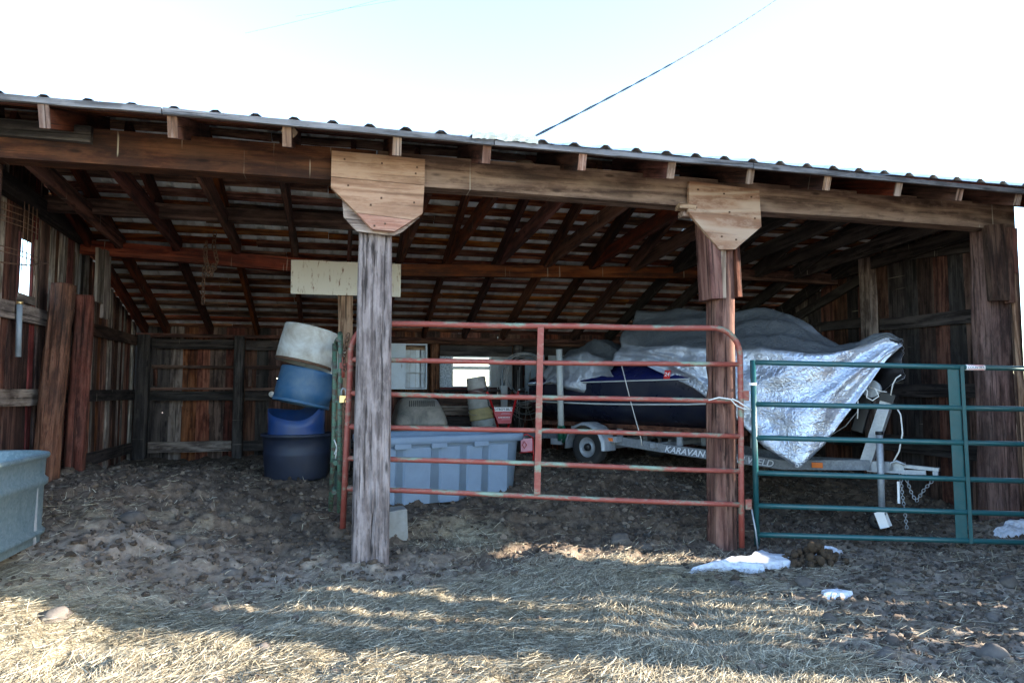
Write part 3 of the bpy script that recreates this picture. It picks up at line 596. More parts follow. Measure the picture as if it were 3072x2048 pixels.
m = MB(); c0 = K0-nv*.25; m.add([(c0.x, c0.y, 6.85), ((K1-nv*.25).x, (K1-nv*.25).y, 6.85), ((K1+nv*2.5).x, (K1+nv*2.5).y, 8.6), ((K0+nv*2.5).x, (K0+nv*2.5).y, 8.6), ((K0+nv*5.3).x, (K0+nv*5.3).y, 6.85), ((K1+nv*5.3).x, (K1+nv*5.3).y, 6.85)], [(0, 1, 2, 3), (3, 2, 5, 4)]); m.obj('roof', M_['roofmetal'], barn)

# ---------------------------------------------------------------- red pipe gate
def lerp(a, b, t): return a+(b-a)*t
GA = Vector((.06, 5.75, 0)); GB = Vector((3.375, 5.355, 0))
def gp(x, z): t = (x-GA.x)/(GB.x-GA.x); q = GA.lerp(GB, t); return Vector((x, q.y, z))
rg = thing('pipe_gate', (.06, 5.75, .1), 'red pipe gate with flaking green paint, six rails, between the two front posts', 'gate')
zl = [1.883, 1.587, 1.315, 1.051, .796, .549]; zr = [1.877, 1.565, 1.249, .957, .66, .376]
def railz(i, x): return lerp(zl[i], zr[i], (x-.41)/(3.33-.41))
pts = [gp(.055, .26), gp(.075, .9), gp(.095, 1.55)]
for k in range(7): a = math.pi-k*math.pi/12; pts.append(gp(.095+.22+.22*math.cos(a), 1.65+.235*math.sin(a)))
for k in range(1, 8): x = lerp(.32, 3.15, k/7); pts.append(gp(x, railz(0, x)+.004*math.sin(k*2)))
for k in range(1, 7): a = math.pi/2-k*math.pi/12; pts.append(gp(3.15+.215*math.cos(a), 1.65+.227*math.sin(a)))
pts += [gp(3.362, 1.2), gp(3.35, .6), gp(3.342, .02)]
MB().tube(pts, .0245, 12).obj('outer_pipe', M_['gate_red'], rg)
for i in range(1, 6):
    MB().tube([gp(x, railz(i, x)+.004*math.sin(i*1.3+x*2)) for x in np.linspace(.085, 3.35, 12)], .021, 10).obj('rail', M_['gate_red'], rg)
m = MB(); p0 = gp(1.626, 1.87)+Vector((0, -.028, 0)); p1 = gp(1.592, .50)+Vector((0, -.028, 0)); m.bar(p0, p1, .012, .052, (1, 0, 0)); m.obj('upright', M_['gate_red'], rg)
for z in (1.30, .38):
    m = MB(); q = gp(3.385, z); m.box(q+Vector((.02, -.01, 0)), (.055, .012, .085)); m.obj('hinge_plate', M_['gate_red'], rg)
# old green gate folded back beside the barrels, seen along its length
og = thing('pipe_gate', (0, 6.0, .3), 'battered green pipe gate swung inward, seen edge-on beside the barrels', 'gate')
for i, z in enumerate((1.78, 1.50, 1.25, 1.0, .75, .52)):
    MB().tube([(-.005-.012*math.sin(y*3.1+i*1.7)-.010*(y-6), y, z+.012*math.sin(y*2+i)) for y in np.linspace(6.0, 8.3, 14)], .021, 8).obj('rail', M_['gate_old'], og)
MB().tube([(.03, 6.0, .34), (.02, 6.0, 1.0), (.015, 6.0, 1.72), (.012, 6.03, 1.80), (.01, 6.12, 1.83)], .021, 10).obj('upright', M_['gate_old'], og)
MB().tube([(-.045, 6.35, .30), (-.028, 6.3, .9), (-.03, 6.33, 1.5), (-.035, 6.4, 1.76)], .021, 8).obj('upright', M_['gate_old'], og)
MB().tube([(-.02, 8.3, .5), (-.03, 8.3, 1.8)], .02, 8).obj('upright', M_['gate_old'], og)
m = MB(); m.box((.045, 5.93, 1.55), (.07, .03, .05)); m.tube([(.04, 5.93, 1.62), (.04, 5.93, 1.45)], .013, 8); m.obj('latch', M_['gate_red'], og)
# padlock, chain between the gates
pl = thing('padlock', (.045, 5.86, 1.27), 'small shiny brass padlock hanging between the green and red gates', 'padlock')
m = MB(); m.box((.045, 5.86, 1.275), (.06, .028, .055)); m.obj('body', M_['brass'], pl)
MB().tube([(.028, 5.86, 1.30), (.028, 5.86, 1.34), (.036, 5.86, 1.362), (.054, 5.86, 1.362), (.062, 5.86, 1.34), (.062, 5.86, 1.30)], .006, 6).obj('shackle', M_['galv'], pl)
def chain(name, pts, link_l, r, mat, label, cat='chain'):
    pts = [Vector(p) for p in pts]; t = thing(name, pts[0], label, cat); d = 0
    seg = [(pts[i+1]-pts[i]).length for i in range(len(pts)-1)]; tot = sum(seg); n = int(tot/(link_l*.72)); me = None
    for i in range(n):
        d = tot*(i+.5)/n; k = 0
        while d > seg[k] and k < len(seg)-1: d -= seg[k]; k += 1
        p = pts[k].lerp(pts[k+1], min(1, d/seg[k])); x = (pts[k+1]-pts[k]).normalized()
        if me is None:
            m = MB(); w = link_l*.32; L = link_l/2-w
            lp = [(L+w*math.cos(a), w*math.sin(a), 0) for a in np.linspace(-math.pi/2, math.pi/2, 4)]+[(-L+w*math.cos(a), w*math.sin(a), 0) for a in np.linspace(math.pi/2, 3*math.pi/2, 4)]
            m.tube(lp, r, 4, closed=True); me = m.mesh('chain_link'); me.materials.append(mat)
        z = x.orthogonal().normalized(); y = z.cross(x); M = Matrix((x, y, z)).transposed().to_4x4() @ Matrix.Rotation(math.pi/2*(i % 2)+random.uniform(-.3, .3), 4, 'X'); M.translation = p
        link('chain_link', me, mat, t, M)
    return t
chain('chain', [(.075, 5.72, 1.80), (.05, 5.74, 1.68), (.045, 5.80, 1.60), (.052, 5.78, 1.50)], .05, .005, M_['rust'], 'rusty chain looped around the top corner of the red gate')
chain('chain', [(.062, 5.83, 1.27), (.06, 5.83, 1.0), (.055, 5.84, .72)], .05, .005, M_['rust'], 'rusty chain hanging down from the brass padlock')
tw = MB().tube([(-.025, 6.28, .92), (.0, 6.24, .86), (-.02, 6.25, .80), (.03, 6.22, .88), (-.005, 6.23, .83), (-.012, 6.24, .74)], .006, 6).obj('twine', M_['rope'])
tag(tw, 'knotted white twine on the old green gate', 'twine')

# ---------------------------------------------------------------- teal gate
tg = thing('farm_gate', (3.53, 5.42, .05), 'dark teal tubular steel gate in front of the boat trailer', 'gate')
TA = Vector((3.53, 5.42, 0)); TBv = Vector((5.18, 4.89, 0)); td = (TBv-TA).normalized(); tn = Vector((td.y, -td.x, 0))
def tp(l, z): q = TA+td*l; return Vector((q.x, q.y, z))
tz0 = [1.59, 1.225, .935, .632, .352, .105]; tz1 = [1.545, 1.195, .90, .592, .315, .078]; TL = 3.05
MB().tube([tp(0, .02), tp(0, 1.61)], .024, 14).obj('upright', M_['gate_teal'], tg)
for a_, b_ in zip(tz0, tz1): MB().tube([tp(.01, a_), tp(TL, a_+(b_-a_)*TL/1.73)], .0225, 14).obj('rail', M_['gate_teal'], tg)
MB().tube([tp(TL, .0), tp(TL, 1.55)], .024, 14).obj('upright', M_['gate_teal'], tg)
m = MB(); q0 = tp(1.725, .06)-tn*.0; 
for o_ in (1.665, 1.76):
    z_ = .008 if o_ > 1.7 else -.0
    a_ = tp(o_, .06); b_ = tp(o_-.012, 1.555)
    m.bar(a_+tn*.026*(1 if o_ > 1.7 else .2), b_+tn*.026*(1 if o_ > 1.7 else .2), .006, .030, td)
a_ = tp(1.712, .06)+tn*.003; b_ = tp(1.70, 1.555)+tn*.003; m.bar(a_, b_, .003, .070, td)
m.obj('channel_upright', M_['gate_teal'], tg)
lp = thing('gate_label', tp(1.86, 1.545), 'small white maker plate wrapped on the teal gate top rail', 'label')
m = MB(); m.tube([tp(1.79, tz0[0]-.0266*1.79+.0), tp(1.945, tz0[0]-.0266*1.945)], .0245, 14); m.obj('plate', M_['label'], lp)
Mt = Matrix.Translation(tp(1.797, tz0[0]-.0266*1.8-.010)+tn*.0246) @ Matrix((td, Vector((0, 0, 1)), td.cross(Vector((0, 0, 1))))).transposed().to_4x4()
text('lettering', 'COUNTRY', .028, M_['navyink'], lp, Mt, ext=.0006)
m = MB(); m.bar(tp(1.80, tz0[0]-.0266*1.8+.0185)+tn*.0185, tp(1.93, tz0[0]-.0266*1.93+.0185)+tn*.0185, .003, .004); m.bar(tp(1.80, tz0[0]-.0266*1.8-.0165)+tn*.0195, tp(1.93, tz0[0]-.0266*1.93-.0165)+tn*.0195, .003, .003); m.obj('printed_line', M_['redink'], lp)
m = MB(); m.box(tp(-.012, 1.40)+tn*.026, (.075, .006, .022)); wc = m.obj('gate_clip', M_['label']); tag(wc, 'small white metal clip near the top of the teal gate post', 'clip')
st = MB().tube([(3.47, 5.40, .33), (3.485, 5.37, .15), (3.50, 5.36, -.02)], .008, 6).obj('stake', M_['galv']); tag(st, 'thin pale metal stake in the ground at the teal gate foot', 'stake')
tw = MB().tube([gp(3.06, 1.262)+Vector((0, -.03, 0)), gp(3.15, 1.285)+Vector((0, -.035, 0)), gp(3.25, 1.27)+Vector((0, -.04, 0)), gp(3.30, 1.215)+Vector((0, -.04, 0)), gp(3.37, 1.185)+Vector((0, -.05, 0)), gp(3.42, 1.18)+Vector((0, -.06, 0)), gp(3.31, 1.25)+Vector((0, -.05, 0)), gp(3.26, 1.275)+Vector((0, -.045, 0))], .006, 6).obj('twine', M_['rope']); tag(tw, 'white twine tied round the red gate rail at the brown post', 'twine')

# ---------------------------------------------------------------- boat trailer and boat (frame: s forward, t to the near side)
BO = Vector((3.465, 8.06, 0)); bd = Vector((.5408, -.8412, 0)); bn = Vector((-.8412, -.5408, 0))
def B(s, t, z): return BO+bd*s+bn*t+Vector((0, 0, z))
BM = Matrix((bd, bn, Vector((0, 0, 1)))).transposed().to_4x4(); 
tr = thing('boat_trailer', B(0, 0, .45), 'galvanised boat trailer with lettered frame, winch post and jack, parked in the right bay', 'trailer')
for sg, lab in ((1, 1), (-1, 0)):
    m = MB(); P = [B(-1.25, sg*.60, .80), B(.25, sg*.60, .775), B(.95, sg*.49, .70), B(2.05, sg*.25, .60), B(2.78, sg*.05, .635)]
    for p, q in zip(P[:-1], P[1:]): m.bar(p, q+(q-p).normalized()*.012, .045, .095 if p is not P[0] else .08)
    fr = m.obj('frame_rail', M_['galv_frame'], tr)
    if sg == 1: frame_near = fr
for s_ in (-1.15, 0, .75): MB().bar(B(s_, -.62, .74), B(s_, .62, .74), .05, .05).obj('cross_member', M_['galv'], tr)
MB().bar(B(-.1, -.75, .66), B(-.1, .75, .66), .05, .05).obj('axle', M_['galv'], tr)
for s_ in (-.6, .1, .9, 1.5):
    for sg in (-1, 1): MB().bar(B(s_, sg*.28, .70+.02*0), B(s_, sg*.28, .93), .04, .06, bd).obj('bunk_bracket', M_['galv'], tr)
for sg in (-1, 1): MB().bar(B(-1.1, sg*.28, .93), B(1.7, sg*.27, .90), .08, .05).obj('bunk', M_['wood_dark'], tr)
def lettering(s0, s1, body):
    pass
d_ = (B(2.05, .25, .60)-B(.95, .49, .70)).normalized(); nn = (Vector((0, 0, 1))-d_*d_.z).normalized(); out_ = d_.cross(nn)
Mt = Matrix((d_, nn, out_)).transposed().to_4x4()
o0 = B(.85, .5118, .709); Mt.translation = o0+out_*.0240-nn*.034
text('lettering', 'KARAVAN CUSTOM WELD', .094, M_['navyink'], frame_near, Mt, shear=.25, bold=.0075, ext=.0006)
Mt2 = Mt.copy(); Mt2.translation = o0+out_*.0255-nn*.034
text('lettering', 'KARAVAN CUSTOM WELD', .094, M_['silverink'], frame_near, Mt2, shear=.25, bold=.0028, ext=.0006)
for sg in (1, -1):
    c = B(-.02, sg*.72, .69); Mw = Matrix.Translation(c) @ Matrix((bd, Vector((0, 0, 1)), bn*-1)).transposed().to_4x4()
    ty = MB(); ty.lathe([(.115, -.055), (.165, -.066), (.200, -.062), (.214, -.048), (.217, -.02), (.217, .02), (.214, .048), (.200, .062), (.165, .066), (.115, .055)], 36); w_ = ty.obj('wheel', M_['rubber'], tr, Mw, world=False)
    ri = MB(); ri.lathe([(.118, -.05), (.105, -.05), (.095, -.02), (.06, -.012), (.045, -.03), (.0, -.032)], 24); ri.lathe([(.118, .05), (.105, .05), (.095, .02), (.0, .015)], 24); ri.obj('rim', M_['galv'], w_, Mw, world=False)
    hb = MB(); hb.lathe([(.045, -.03), (.042, -.062), (.028, -.075), (0, -.078)], 16); hb.obj('hub', M_['black'], w_, Mw, world=False)
    fm = MB(); V = []; A = [R(-5), R(15), R(35), R(58), R(82), R(98), R(122), R(145), R(165), R(185)]
    for a in A:
        for (rr, tt) in ((.235, -.125), (.262, -.118), (.272, -.09), (.272, .09), (.262, .118), (.235, .125)): V.append(c+bd*(rr+.02)*math.cos(a)+Vector((0, 0, (rr+.02)*math.sin(a)))+bn*tt*sg)
    fm.add(V, [(i*6+j, i*6+j+1, i*6+j+7, i*6+j+6) for i in range(len(A)-1) for j in range(5)], True); fm.obj('fender', M_['galv'], tr)
    MB().box((0, 0, 0), (.16, .10, .06), Matrix.Translation(B(.27, sg*.66, .79)) @ BM).obj('step_plate', M_['galv'], tr)
    lm = MB(); lm.box((0, 0, 0), (.075, .02, .035), Matrix.Translation(B(.26, sg*.722, .79)) @ BM); lm.obj('marker_lamp', M_['amber'], tr)
lm = MB(); lm.box((0, 0, 0), (.10, .02, .05), Matrix.Translation(B(2.36, .175+.03, .615)) @ BM @ Matrix.Rotation(R(-16), 4, 'Z')); lm.obj('marker_lamp', M_['amber'], tr)
wp = MB(); wp.bar(B(2.74, 0, .62), B(2.955, 0, 1.25), .095, .10, bd); post = wp.obj('winch_post', M_['galv'], tr)
MB().bar(B(2.955, 0, 1.235), B(2.98, 0, 1.315), .12, .125, bd).obj('post_cap', M_['black'], tr)
MB().bar(B(2.68, .0, .95), B(2.78, 0, 1.28), .06, .10, bd).obj('bow_stop', M_['black'], tr)
gw = MB(); Mg = Matrix.Translation(B(2.83, .06, 1.36)) @ Matrix((bd, Vector((0, 0, 1)), bn*-1)).transposed().to_4x4(); gw.lathe([(0, -.01), (.078, -.01), (.085, -.006), (.085, .006), (.078, .01), (0, .01)], 28, sm=False); gw.lathe([(.03, .01), (.03, .09), (.07, .09), (.07, .1), (0, .1)], 16); gw.obj('winch', M_['galv'], tr, Mg, world=False)
MB().tube([B(2.90, .10, .19), B(2.90, .10, .93)], .030, 16).obj('jack_tube', M_['galv'], tr); MB().tube([B(2.90, .10, .12), B(2.90, .10, .42)], .024, 14).obj('jack_leg', M_['galv'], tr)
MB().tube([B(2.90, .10, .93), B(2.90, .10, .96)], .034, 14).obj('jack_cap', M_['black'], tr)
zj = .06; Mj = Matrix.Translation(B(2.86, .12, zj+.07)) @ Matrix((bd, Vector((0, 0, 1)), bn*-1)).transposed().to_4x4()
MB().lathe([(.02, -.025), (.06, -.025), (.075, -.015), (.075, .015), (.06, .025), (.02, .025)], 20).obj('jack_wheel', M_['black'], tr, Mj, world=False)
m = MB(); m.bar(B(2.935, .155, zj+.02), B(2.885, .155, zj+.16), .005, .085, bd); m.bar(B(2.935, .075, zj+.02), B(2.885, .075, zj+.16), .005, .085, bd); m.bar(B(2.86, .115, zj+.16), B(2.94, .115, zj+.16), .08, .008); m.obj('caster_fork', M_['label'], tr)
m = MB(); m.bar(B(2.76, 0, .62), B(3.08, 0, .625), .07, .10); m.bar(B(3.05, 0, .645), B(3.36, 0, .632), .055, .03); m.bar(B(3.06, .03, .59), B(3.26, .03, .60), .02, .04); m.tube([B(2.98, .07, .60), B(2.98, .07, .67), B(3.03, .07, .69), B(3.10, .06, .66)], .012, 8); m.bar(B(3.33, 0, .615), B(3.33, 0, .58), .04, .04, bd); m.obj('coupler', M_['galv'], tr)
MB().bar(B(3.03, .03, .50), B(3.03, .04, .30), .018, .02, bd).obj('safety_bracket', M_['label'], tr)
MB().tube([B(3.14, .0, .545), B(3.25, 0, .545), B(3.36, 0, .55)], .008, 6).obj('coupler_pin', M_['galv'], tr)
chain('safety_chain', [B(3.05, .03, .58), B(3.06, .04, .40), B(3.08, .05, .22), B(3.09, .05, .08)], .036, .0034, M_['galv'], 'thin galvanised safety chain hanging straight to the ground below the coupler')
chain('safety_chain', [B(3.08, .02, .58), B(3.13, .03, .42), B(3.17, .03, .33), B(3.24, .02, .45), B(3.32, .0, .55)], .036, .0034, M_['galv'], 'galvanised safety chain drooping in a loop under the coupler tip')
gpst = MB().tube([B(-.45, .72, .86), B(-.47, .725, 1.84)], .038, 16).obj('guide_pole', M_['pvc'], tr); gpst['label'] = 'upright grey plastic guide pole at the trailer rear'
MB().tube([B(-.45, .72, .74), B(-.45, .72, .92)], .044, 14).obj('guide_socket', M_['greenplastic'], tr)
MB().tube([B(-.44, .74, .90), B(-.38, .76, .91), B(-.34, .76, .80), B(-.40, .75, .73)], .02, 8).obj('guide_clamp', M_['greenplastic'], tr)
MB().box((0, 0, 0), (.17, .03, .07), Matrix.Translation(B(-.5, .74, .73)) @ BM).obj('lamp_bracket', M_['galv'], tr)
# boat
bt = thing('boat', B(.8, 0, .9), 'dark navy boat hull on the trailer, mostly hidden by silver tarps', 'boat')
ST = [(-1.15, .52, .98, 1.42, 1.55), (-.6, .58, .93, 1.44, 1.60), (0, .61, .90, 1.45, 1.66), (.6, .62, .89, 1.46, 1.72), (1.2, .60, .90, 1.47, 1.72), (1.7, .53, .95, 1.47, 1.68), (2.1, .40, 1.04, 1.46, 1.60), (2.45, .22, 1.18, 1.44, 1.52), (2.66, .05, 1.36, 1.43, 1.45)]
def hull(section, name, mat):
    V = []; n = None
    for (s_, b_, k_, g_, dk) in ST:
        sec = section(b_, k_, g_, dk); n = len(sec); V += [B(s_, t_, z_) for t_, z_ in sec]
    return MB().add(V, [(i*n+j, i*n+j+1, (i+1)*n+j+1, (i+1)*n+j) for i in range(len(ST)-1) for j in range(n-1)]+[tuple(range(n))], True).obj(name, mat, bt)
hull(lambda b_, k_, g_, d_: [(-b_, g_), (-b_*1.0, lerp(k_, g_, .55)), (-b_*.86, lerp(k_, g_, .28)), (-b_*.45, lerp(k_, g_, .07)), (0, k_-.03), (b_*.45, lerp(k_, g_, .07)), (b_*.86, lerp(k_, g_, .28)), (b_, lerp(k_, g_, .55)), (b_, g_)], 'hull', M_['hull_low'])
hull(lambda b_, k_, g_, d_: [(-b_*1.02, g_-.02), (-b_*1.04, g_+.01), (-b_*.95, g_+.06), (-b_*.7, d_-.02), (0, d_), (b_*.7, d_-.02), (b_*.95, g_+.06), (b_*1.04, g_+.01), (b_*1.02, g_-.02)], 'deck', M_['hull'])
for (f_, nm) in ((.52, 'hull_stripe'), (.99, 'rub_rail')):
    MB().tube([B(s_, b_*1.012+.004, lerp(k_, g_, f_)) for (s_, b_, k_, g_, _d) in ST], .011, 6).obj(nm, M_['pvc'], bt)
stk = thing('registration_sticker', B(1.0, .6, 1.5), 'small red sticker with white number on the navy boat side', 'sticker')
Ms = Matrix((bd, (Vector((0, 0, 1))-bn*.35).normalized(), bd.cross((Vector((0, 0, 1))-bn*.35).normalized()))).transposed().to_4x4(); Ms.translation = B(.955, .622, 1.515)
MB().box((0, 0, 0), (.075, .10, .003)).obj('backing', M_['redink'], stk, Ms, world=False)
text('lettering', '24', .062, M_['label'], stk, Ms @ Matrix.Translation((0, -.018, .003)), ext=.0006, align='CENTER', bold=.001)
# tarps
def loft(name, ST_, mat, label, nu=110, nv_=90, amp=.016, seed=0, dusty_dim_pow=1.0):
    ss = [q[0] for q in ST_]; n = len(ST_[0][1])
    us = np.linspace(ss[0], ss[-1], nu); cols = []
    for j in range(n):
        cols.append((np.interp(us, ss, [q[1][j][0] for q in ST_]), np.interp(us, ss, [q[1][j][1] for q in ST_])))
    T = np.array([c[0] for c in cols]); Z = np.array([c[1] for c in cols])                 # n x nu
    seglen = np.sqrt(np.diff(T, axis=0)**2+np.diff(Z, axis=0)**2).mean(1); cum = np.concatenate([[0], np.cumsum(seglen)]); cum /= cum[-1]
    vv = np.linspace(0, 1, nv_); Tn = np.array([np.interp(vv, cum, T[:, i]) for i in range(nu)]); Zn = np.array([np.interp(vv, cum, Z[:, i]) for i in range(nu)])
    for _ in range(2):
        for Q in (Tn, Zn): Q[1:-1, 1:-1] = (Q[1:-1, 1:-1]*2+Q[:-2, 1:-1]+Q[2:, 1:-1]+Q[1:-1, :-2]+Q[1:-1, 2:])/6
    U = np.repeat(us[:, None], nv_, 1); a = U*1.0; b = vv[None, :]*cum.shape[0]*.55
    P = np.stack([U, Tn, Zn], -1); du = np.gradient(P, axis=0); dw = np.gradient(P, axis=1); N = np.cross(du, dw); N /= np.linalg.norm(N, axis=-1, keepdims=True)+1e-9
    rd = 1-2*np.abs(fbm(U*3.2+b*.9, b*2.6-U*.8, 4, seed)-.5)*2; rd2 = 1-2*np.abs(fbm(U*9+b*2, b*9, 3, seed+5)-.5)*2
    fold = 1-2*np.abs(fbm(U*1.3+b*1.6, b*1.2-U*1.1, 2, seed+30)-.5)*2; D = amp*(rd*.8+rd2*.4-.7+3.2*(fold-.6)); P = P+N*D[..., None]
    wv = np.stack([BO.x+bd.x*P[..., 0]+bn.x*P[..., 1], BO.y+bd.y*P[..., 0]+bn.y*P[..., 1], P[..., 2]], -1).reshape(-1, 3); c0 = wv.mean(0)
    ix = np.arange(nu*nv_).reshape(nu, nv_); Fq = np.stack([ix[:-1, :-1], ix[1:, :-1], ix[1:, 1:], ix[:-1, 1:]], -1).reshape(-1, 4)
    if N[..., 2].mean() > 0: Fq = Fq[:, ::-1]
    me = fast_mesh(name, wv-c0, Fq, True); at = me.attributes.new('dusty_dim', 'FLOAT', 'POINT'); up = np.abs(N[..., 2]); at.data.foreach_set('value', np.clip((up-.36)*2.6+(fbm(U*6, b*6, 3, seed+8)-.5)*.5+.42*sstep((1.75-U)/.5), 0, 1).ravel().astype(np.float32))  # dust on top; rear stretch also darkened, its weaker reflection painted in
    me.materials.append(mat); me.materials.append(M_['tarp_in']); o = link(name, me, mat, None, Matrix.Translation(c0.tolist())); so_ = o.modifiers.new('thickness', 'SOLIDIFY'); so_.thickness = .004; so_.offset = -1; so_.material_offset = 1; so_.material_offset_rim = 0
    return tag(o, label, 'tarp')
def tsec(rt, rz_, gt, gzz, bt_, bz, far=True):
    mid = ((gt+bt_)/2+.01, (gzz+bz)/2)
    return [(-gt*1.05, bz*.4+.75), (-gt, gzz-.1), (min(rt, 0)-.12*gt, lerp(rz_, gzz, .25)), (rt, rz_), (lerp(rt, gt, .5), lerp(rz_, gzz, .47)), (gt, gzz), mid, (bt_, bz)]
TS = [(.25, .10, 2.30, .50, 1.93, .62, 1.67), (.67, .02, 2.30, .55, 1.86, .63, 1.63), (1.26, -.08, 2.285, .56, 1.80, .65, 1.38), (1.74, -.1, 2.25, .55, 1.75, .66, 1.07), (2.02, -.1, 2.17, .53, 1.735, .65, .80), (2.20, -.08, 2.04, .50, 1.73, .63, .70), (2.33, -.05, 1.90, .47, 1.725, .60, .61), (2.53, 0, 1.79, .40, 1.72, .45, .84), (2.72, 0, 1.82, .25, 1.73, .30, 1.17), (2.83, 0, 1.87, .15, 1.76, .2, 1.37), (2.97, 0, 1.895, .06, 1.84, .09, 1.62), (3.10, 0, 1.81, .03, 1.80, .02, 1.765)]
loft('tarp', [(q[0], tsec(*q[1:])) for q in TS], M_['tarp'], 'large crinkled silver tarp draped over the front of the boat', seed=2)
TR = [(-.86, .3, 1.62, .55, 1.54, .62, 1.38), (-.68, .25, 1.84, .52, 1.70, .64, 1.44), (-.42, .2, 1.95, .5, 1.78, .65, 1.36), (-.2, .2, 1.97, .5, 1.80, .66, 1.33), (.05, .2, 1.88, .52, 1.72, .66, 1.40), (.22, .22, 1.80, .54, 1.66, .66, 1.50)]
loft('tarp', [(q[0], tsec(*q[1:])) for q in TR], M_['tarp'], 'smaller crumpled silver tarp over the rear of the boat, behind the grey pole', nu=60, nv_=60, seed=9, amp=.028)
tag(MB().lathe([(.010, 0), (.018, 0), (.018, .004), (.010, .004)], 14, Matrix.Translation(B(2.325, .625, .64)) @ Matrix((bd, Vector((0, 0, 1)), bn*-1)).transposed().to_4x4()).obj('grommet', M_['label']), 'steel grommet at the lowest corner of the big tarp', 'grommet')
def cord(pts, r, label, mat='rope', cat='cord'):
    o = MB().tube(pts, r, 6).obj('cord', M_[mat]); return tag(o, label, cat)
cord([B(2.80, .21, 1.38), B(2.84, .2, 1.34), B(2.83, .2, 1.28), B(2.88, .2, 1.25), B(2.93, .18, 1.29), B(2.90, .17, 1.36), B(2.84, .2, 1.385), B(2.93, .1, 1.335), B(2.97, .07, 1.33)], .006, 'white cord looped from the big tarp to the winch post')
cord([B(2.76, .24, 1.30), B(2.765, .24, 1.20), B(2.755, .24, 1.08)], .006, 'short white cord end dangling below the big tarp edge')
cord([B(3.0, .06, 1.30), B(3.02, .06, 1.40), B(3.05, .05, 1.46), B(3.09, .05, 1.49)], .006, 'frayed white cord end sticking up from the winch post')
cord([B(2.96, .06, 1.18), B(3.03, .05, 1.21), B(3.075, .05, 1.12), B(3.085, .05, .95), B(3.05, .05, .78), B(3.0, .06, .68)], .007, 'white rope hanging in a bow from winch post to coupler')
cord([B(.38, .64, 1.62), B(.50, .64, 1.2), B(.60, .60, .80), B(.595, .58, .73)], .005, 'thin white cord running down the boat side to the trailer frame')
cord([B(2.72, .1, 1.15), B(2.60, .1, 1.0), B(2.45, .2, .88), B(2.36, .28, .78)], .004, 'thin dull cord sagging below the tarp by the winch post', 'wire')

# ---------------------------------------------------------------- things in the left bay
zt = .33; tk = thing('stock_tank', (-2.28, 4.8, zt), 'galvanised oval stock tank at the left edge of the picture', 'tank')
TKM = Matrix.Translation((-2.26, 5.36, zt)) @ Matrix.Rotation(R(90), 4, 'Z') @ Matrix.Scale(.80, 4, (0, 0, 1))
def oval(r, L, z, n=18):
    P = [(r*math.cos(a), r*math.sin(a), z) for a in np.linspace(-math.pi/2, math.pi/2, n)]; return P+[(-L+r*math.cos(a), r*math.sin(a), z) for a in np.linspace(math.pi/2, 3*math.pi/2, n)]
prof = [(.325, 0), (.328, .06), (.350, .07), (.352, .095), (.330, .115), (.334, .46), (.356, .485), (.358, .525), (.336, .55), (.340, .69), (.358, .705), (.364, .724), (.358, .742), (.338, .742), (.330, .72), (.324, .56), (.320, .12)]
V = []; 
for r_, z_ in prof: V += oval(r_, 1.1, z_)
nn_ = 36; m = MB(); m.add([TKM @ Vector(v) for v in V], [(j*nn_+i, j*nn_+(i+1) % nn_, (j+1)*nn_+(i+1) % nn_, (j+1)*nn_+i) for j in range(len(prof)-1) for i in range(nn_)], True); m.obj('tank_wall', M_['galv_tank'], tk)
m = MB(); m.add([TKM @ Vector(v) for v in oval(.322, 1.1, .1)], [tuple(range(nn_))]); m.obj('tank_floor', M_['galv_tank'], tk)
m = MB(); m.add([TKM @ Vector((.338*math.cos(a), .338*math.sin(a), z)) for z in (.0, .72) for a in (R(-102), R(-97))], [(0, 1, 3, 2)]); so_ = m.obj('weld_seam', M_['galv'], tk)
tub = thing('rubber_tub', (-.40, 7.62, .44), 'large dark navy rubber tub on the ground under the blue barrels', 'tub')
m = MB(); m.lathe([(0, .02), (.30, .0), (.315, .03), (.335, .25), (.338, .27), (.330, .28), (.345, .43), (.365, .435), (.367, .46), (.350, .465), (.325, .27), (.30, .06), (0, .05)], 40, Matrix.Translation((-.40, 7.62, .44))); m.obj('wall', M_['tub_black'], tub)
cut = thing('cut_barrel', (-.41, 7.60, .55), 'deep blue barrel with a scooped opening, standing inside the dark tub', 'barrel')
V = []; n = 40
for j, f in enumerate((0, .3, .6, .85, 1.0)):
    for i in range(n):
        a = 2*math.pi*i/n; top = 1.13+.17*max(0, math.cos(a-R(10)))**2-.09*max(0, math.cos(a-R(265)))+.03*max(0, math.cos(a-R(180))); z = .52+(top-.52)*f; r_ = .275+.012*f; V.append((-.41+r_*math.cos(a), 7.60+r_*math.sin(a), z))
for j, f in enumerate((1.0, .5, 0.02)):
    for i in range(n):
        a = 2*math.pi*i/n; top = 1.13+.17*max(0, math.cos(a-R(10)))**2-.09*max(0, math.cos(a-R(265)))+.03*max(0, math.cos(a-R(180))); z = .52+(top-.52)*f; r_ = .268+.012*f; V.append((-.41+r_*math.cos(a), 7.60+r_*math.sin(a), z))
m = MB(); m.add(V, [(j*n+i, j*n+(i+1) % n, (j+1)*n+(i+1) % n, (j+1)*n+i) for j in range(7) for i in range(n)]+[tuple(range(7*n, 8*n))], True); m.obj('wall', M_['barrel_deep'], cut)
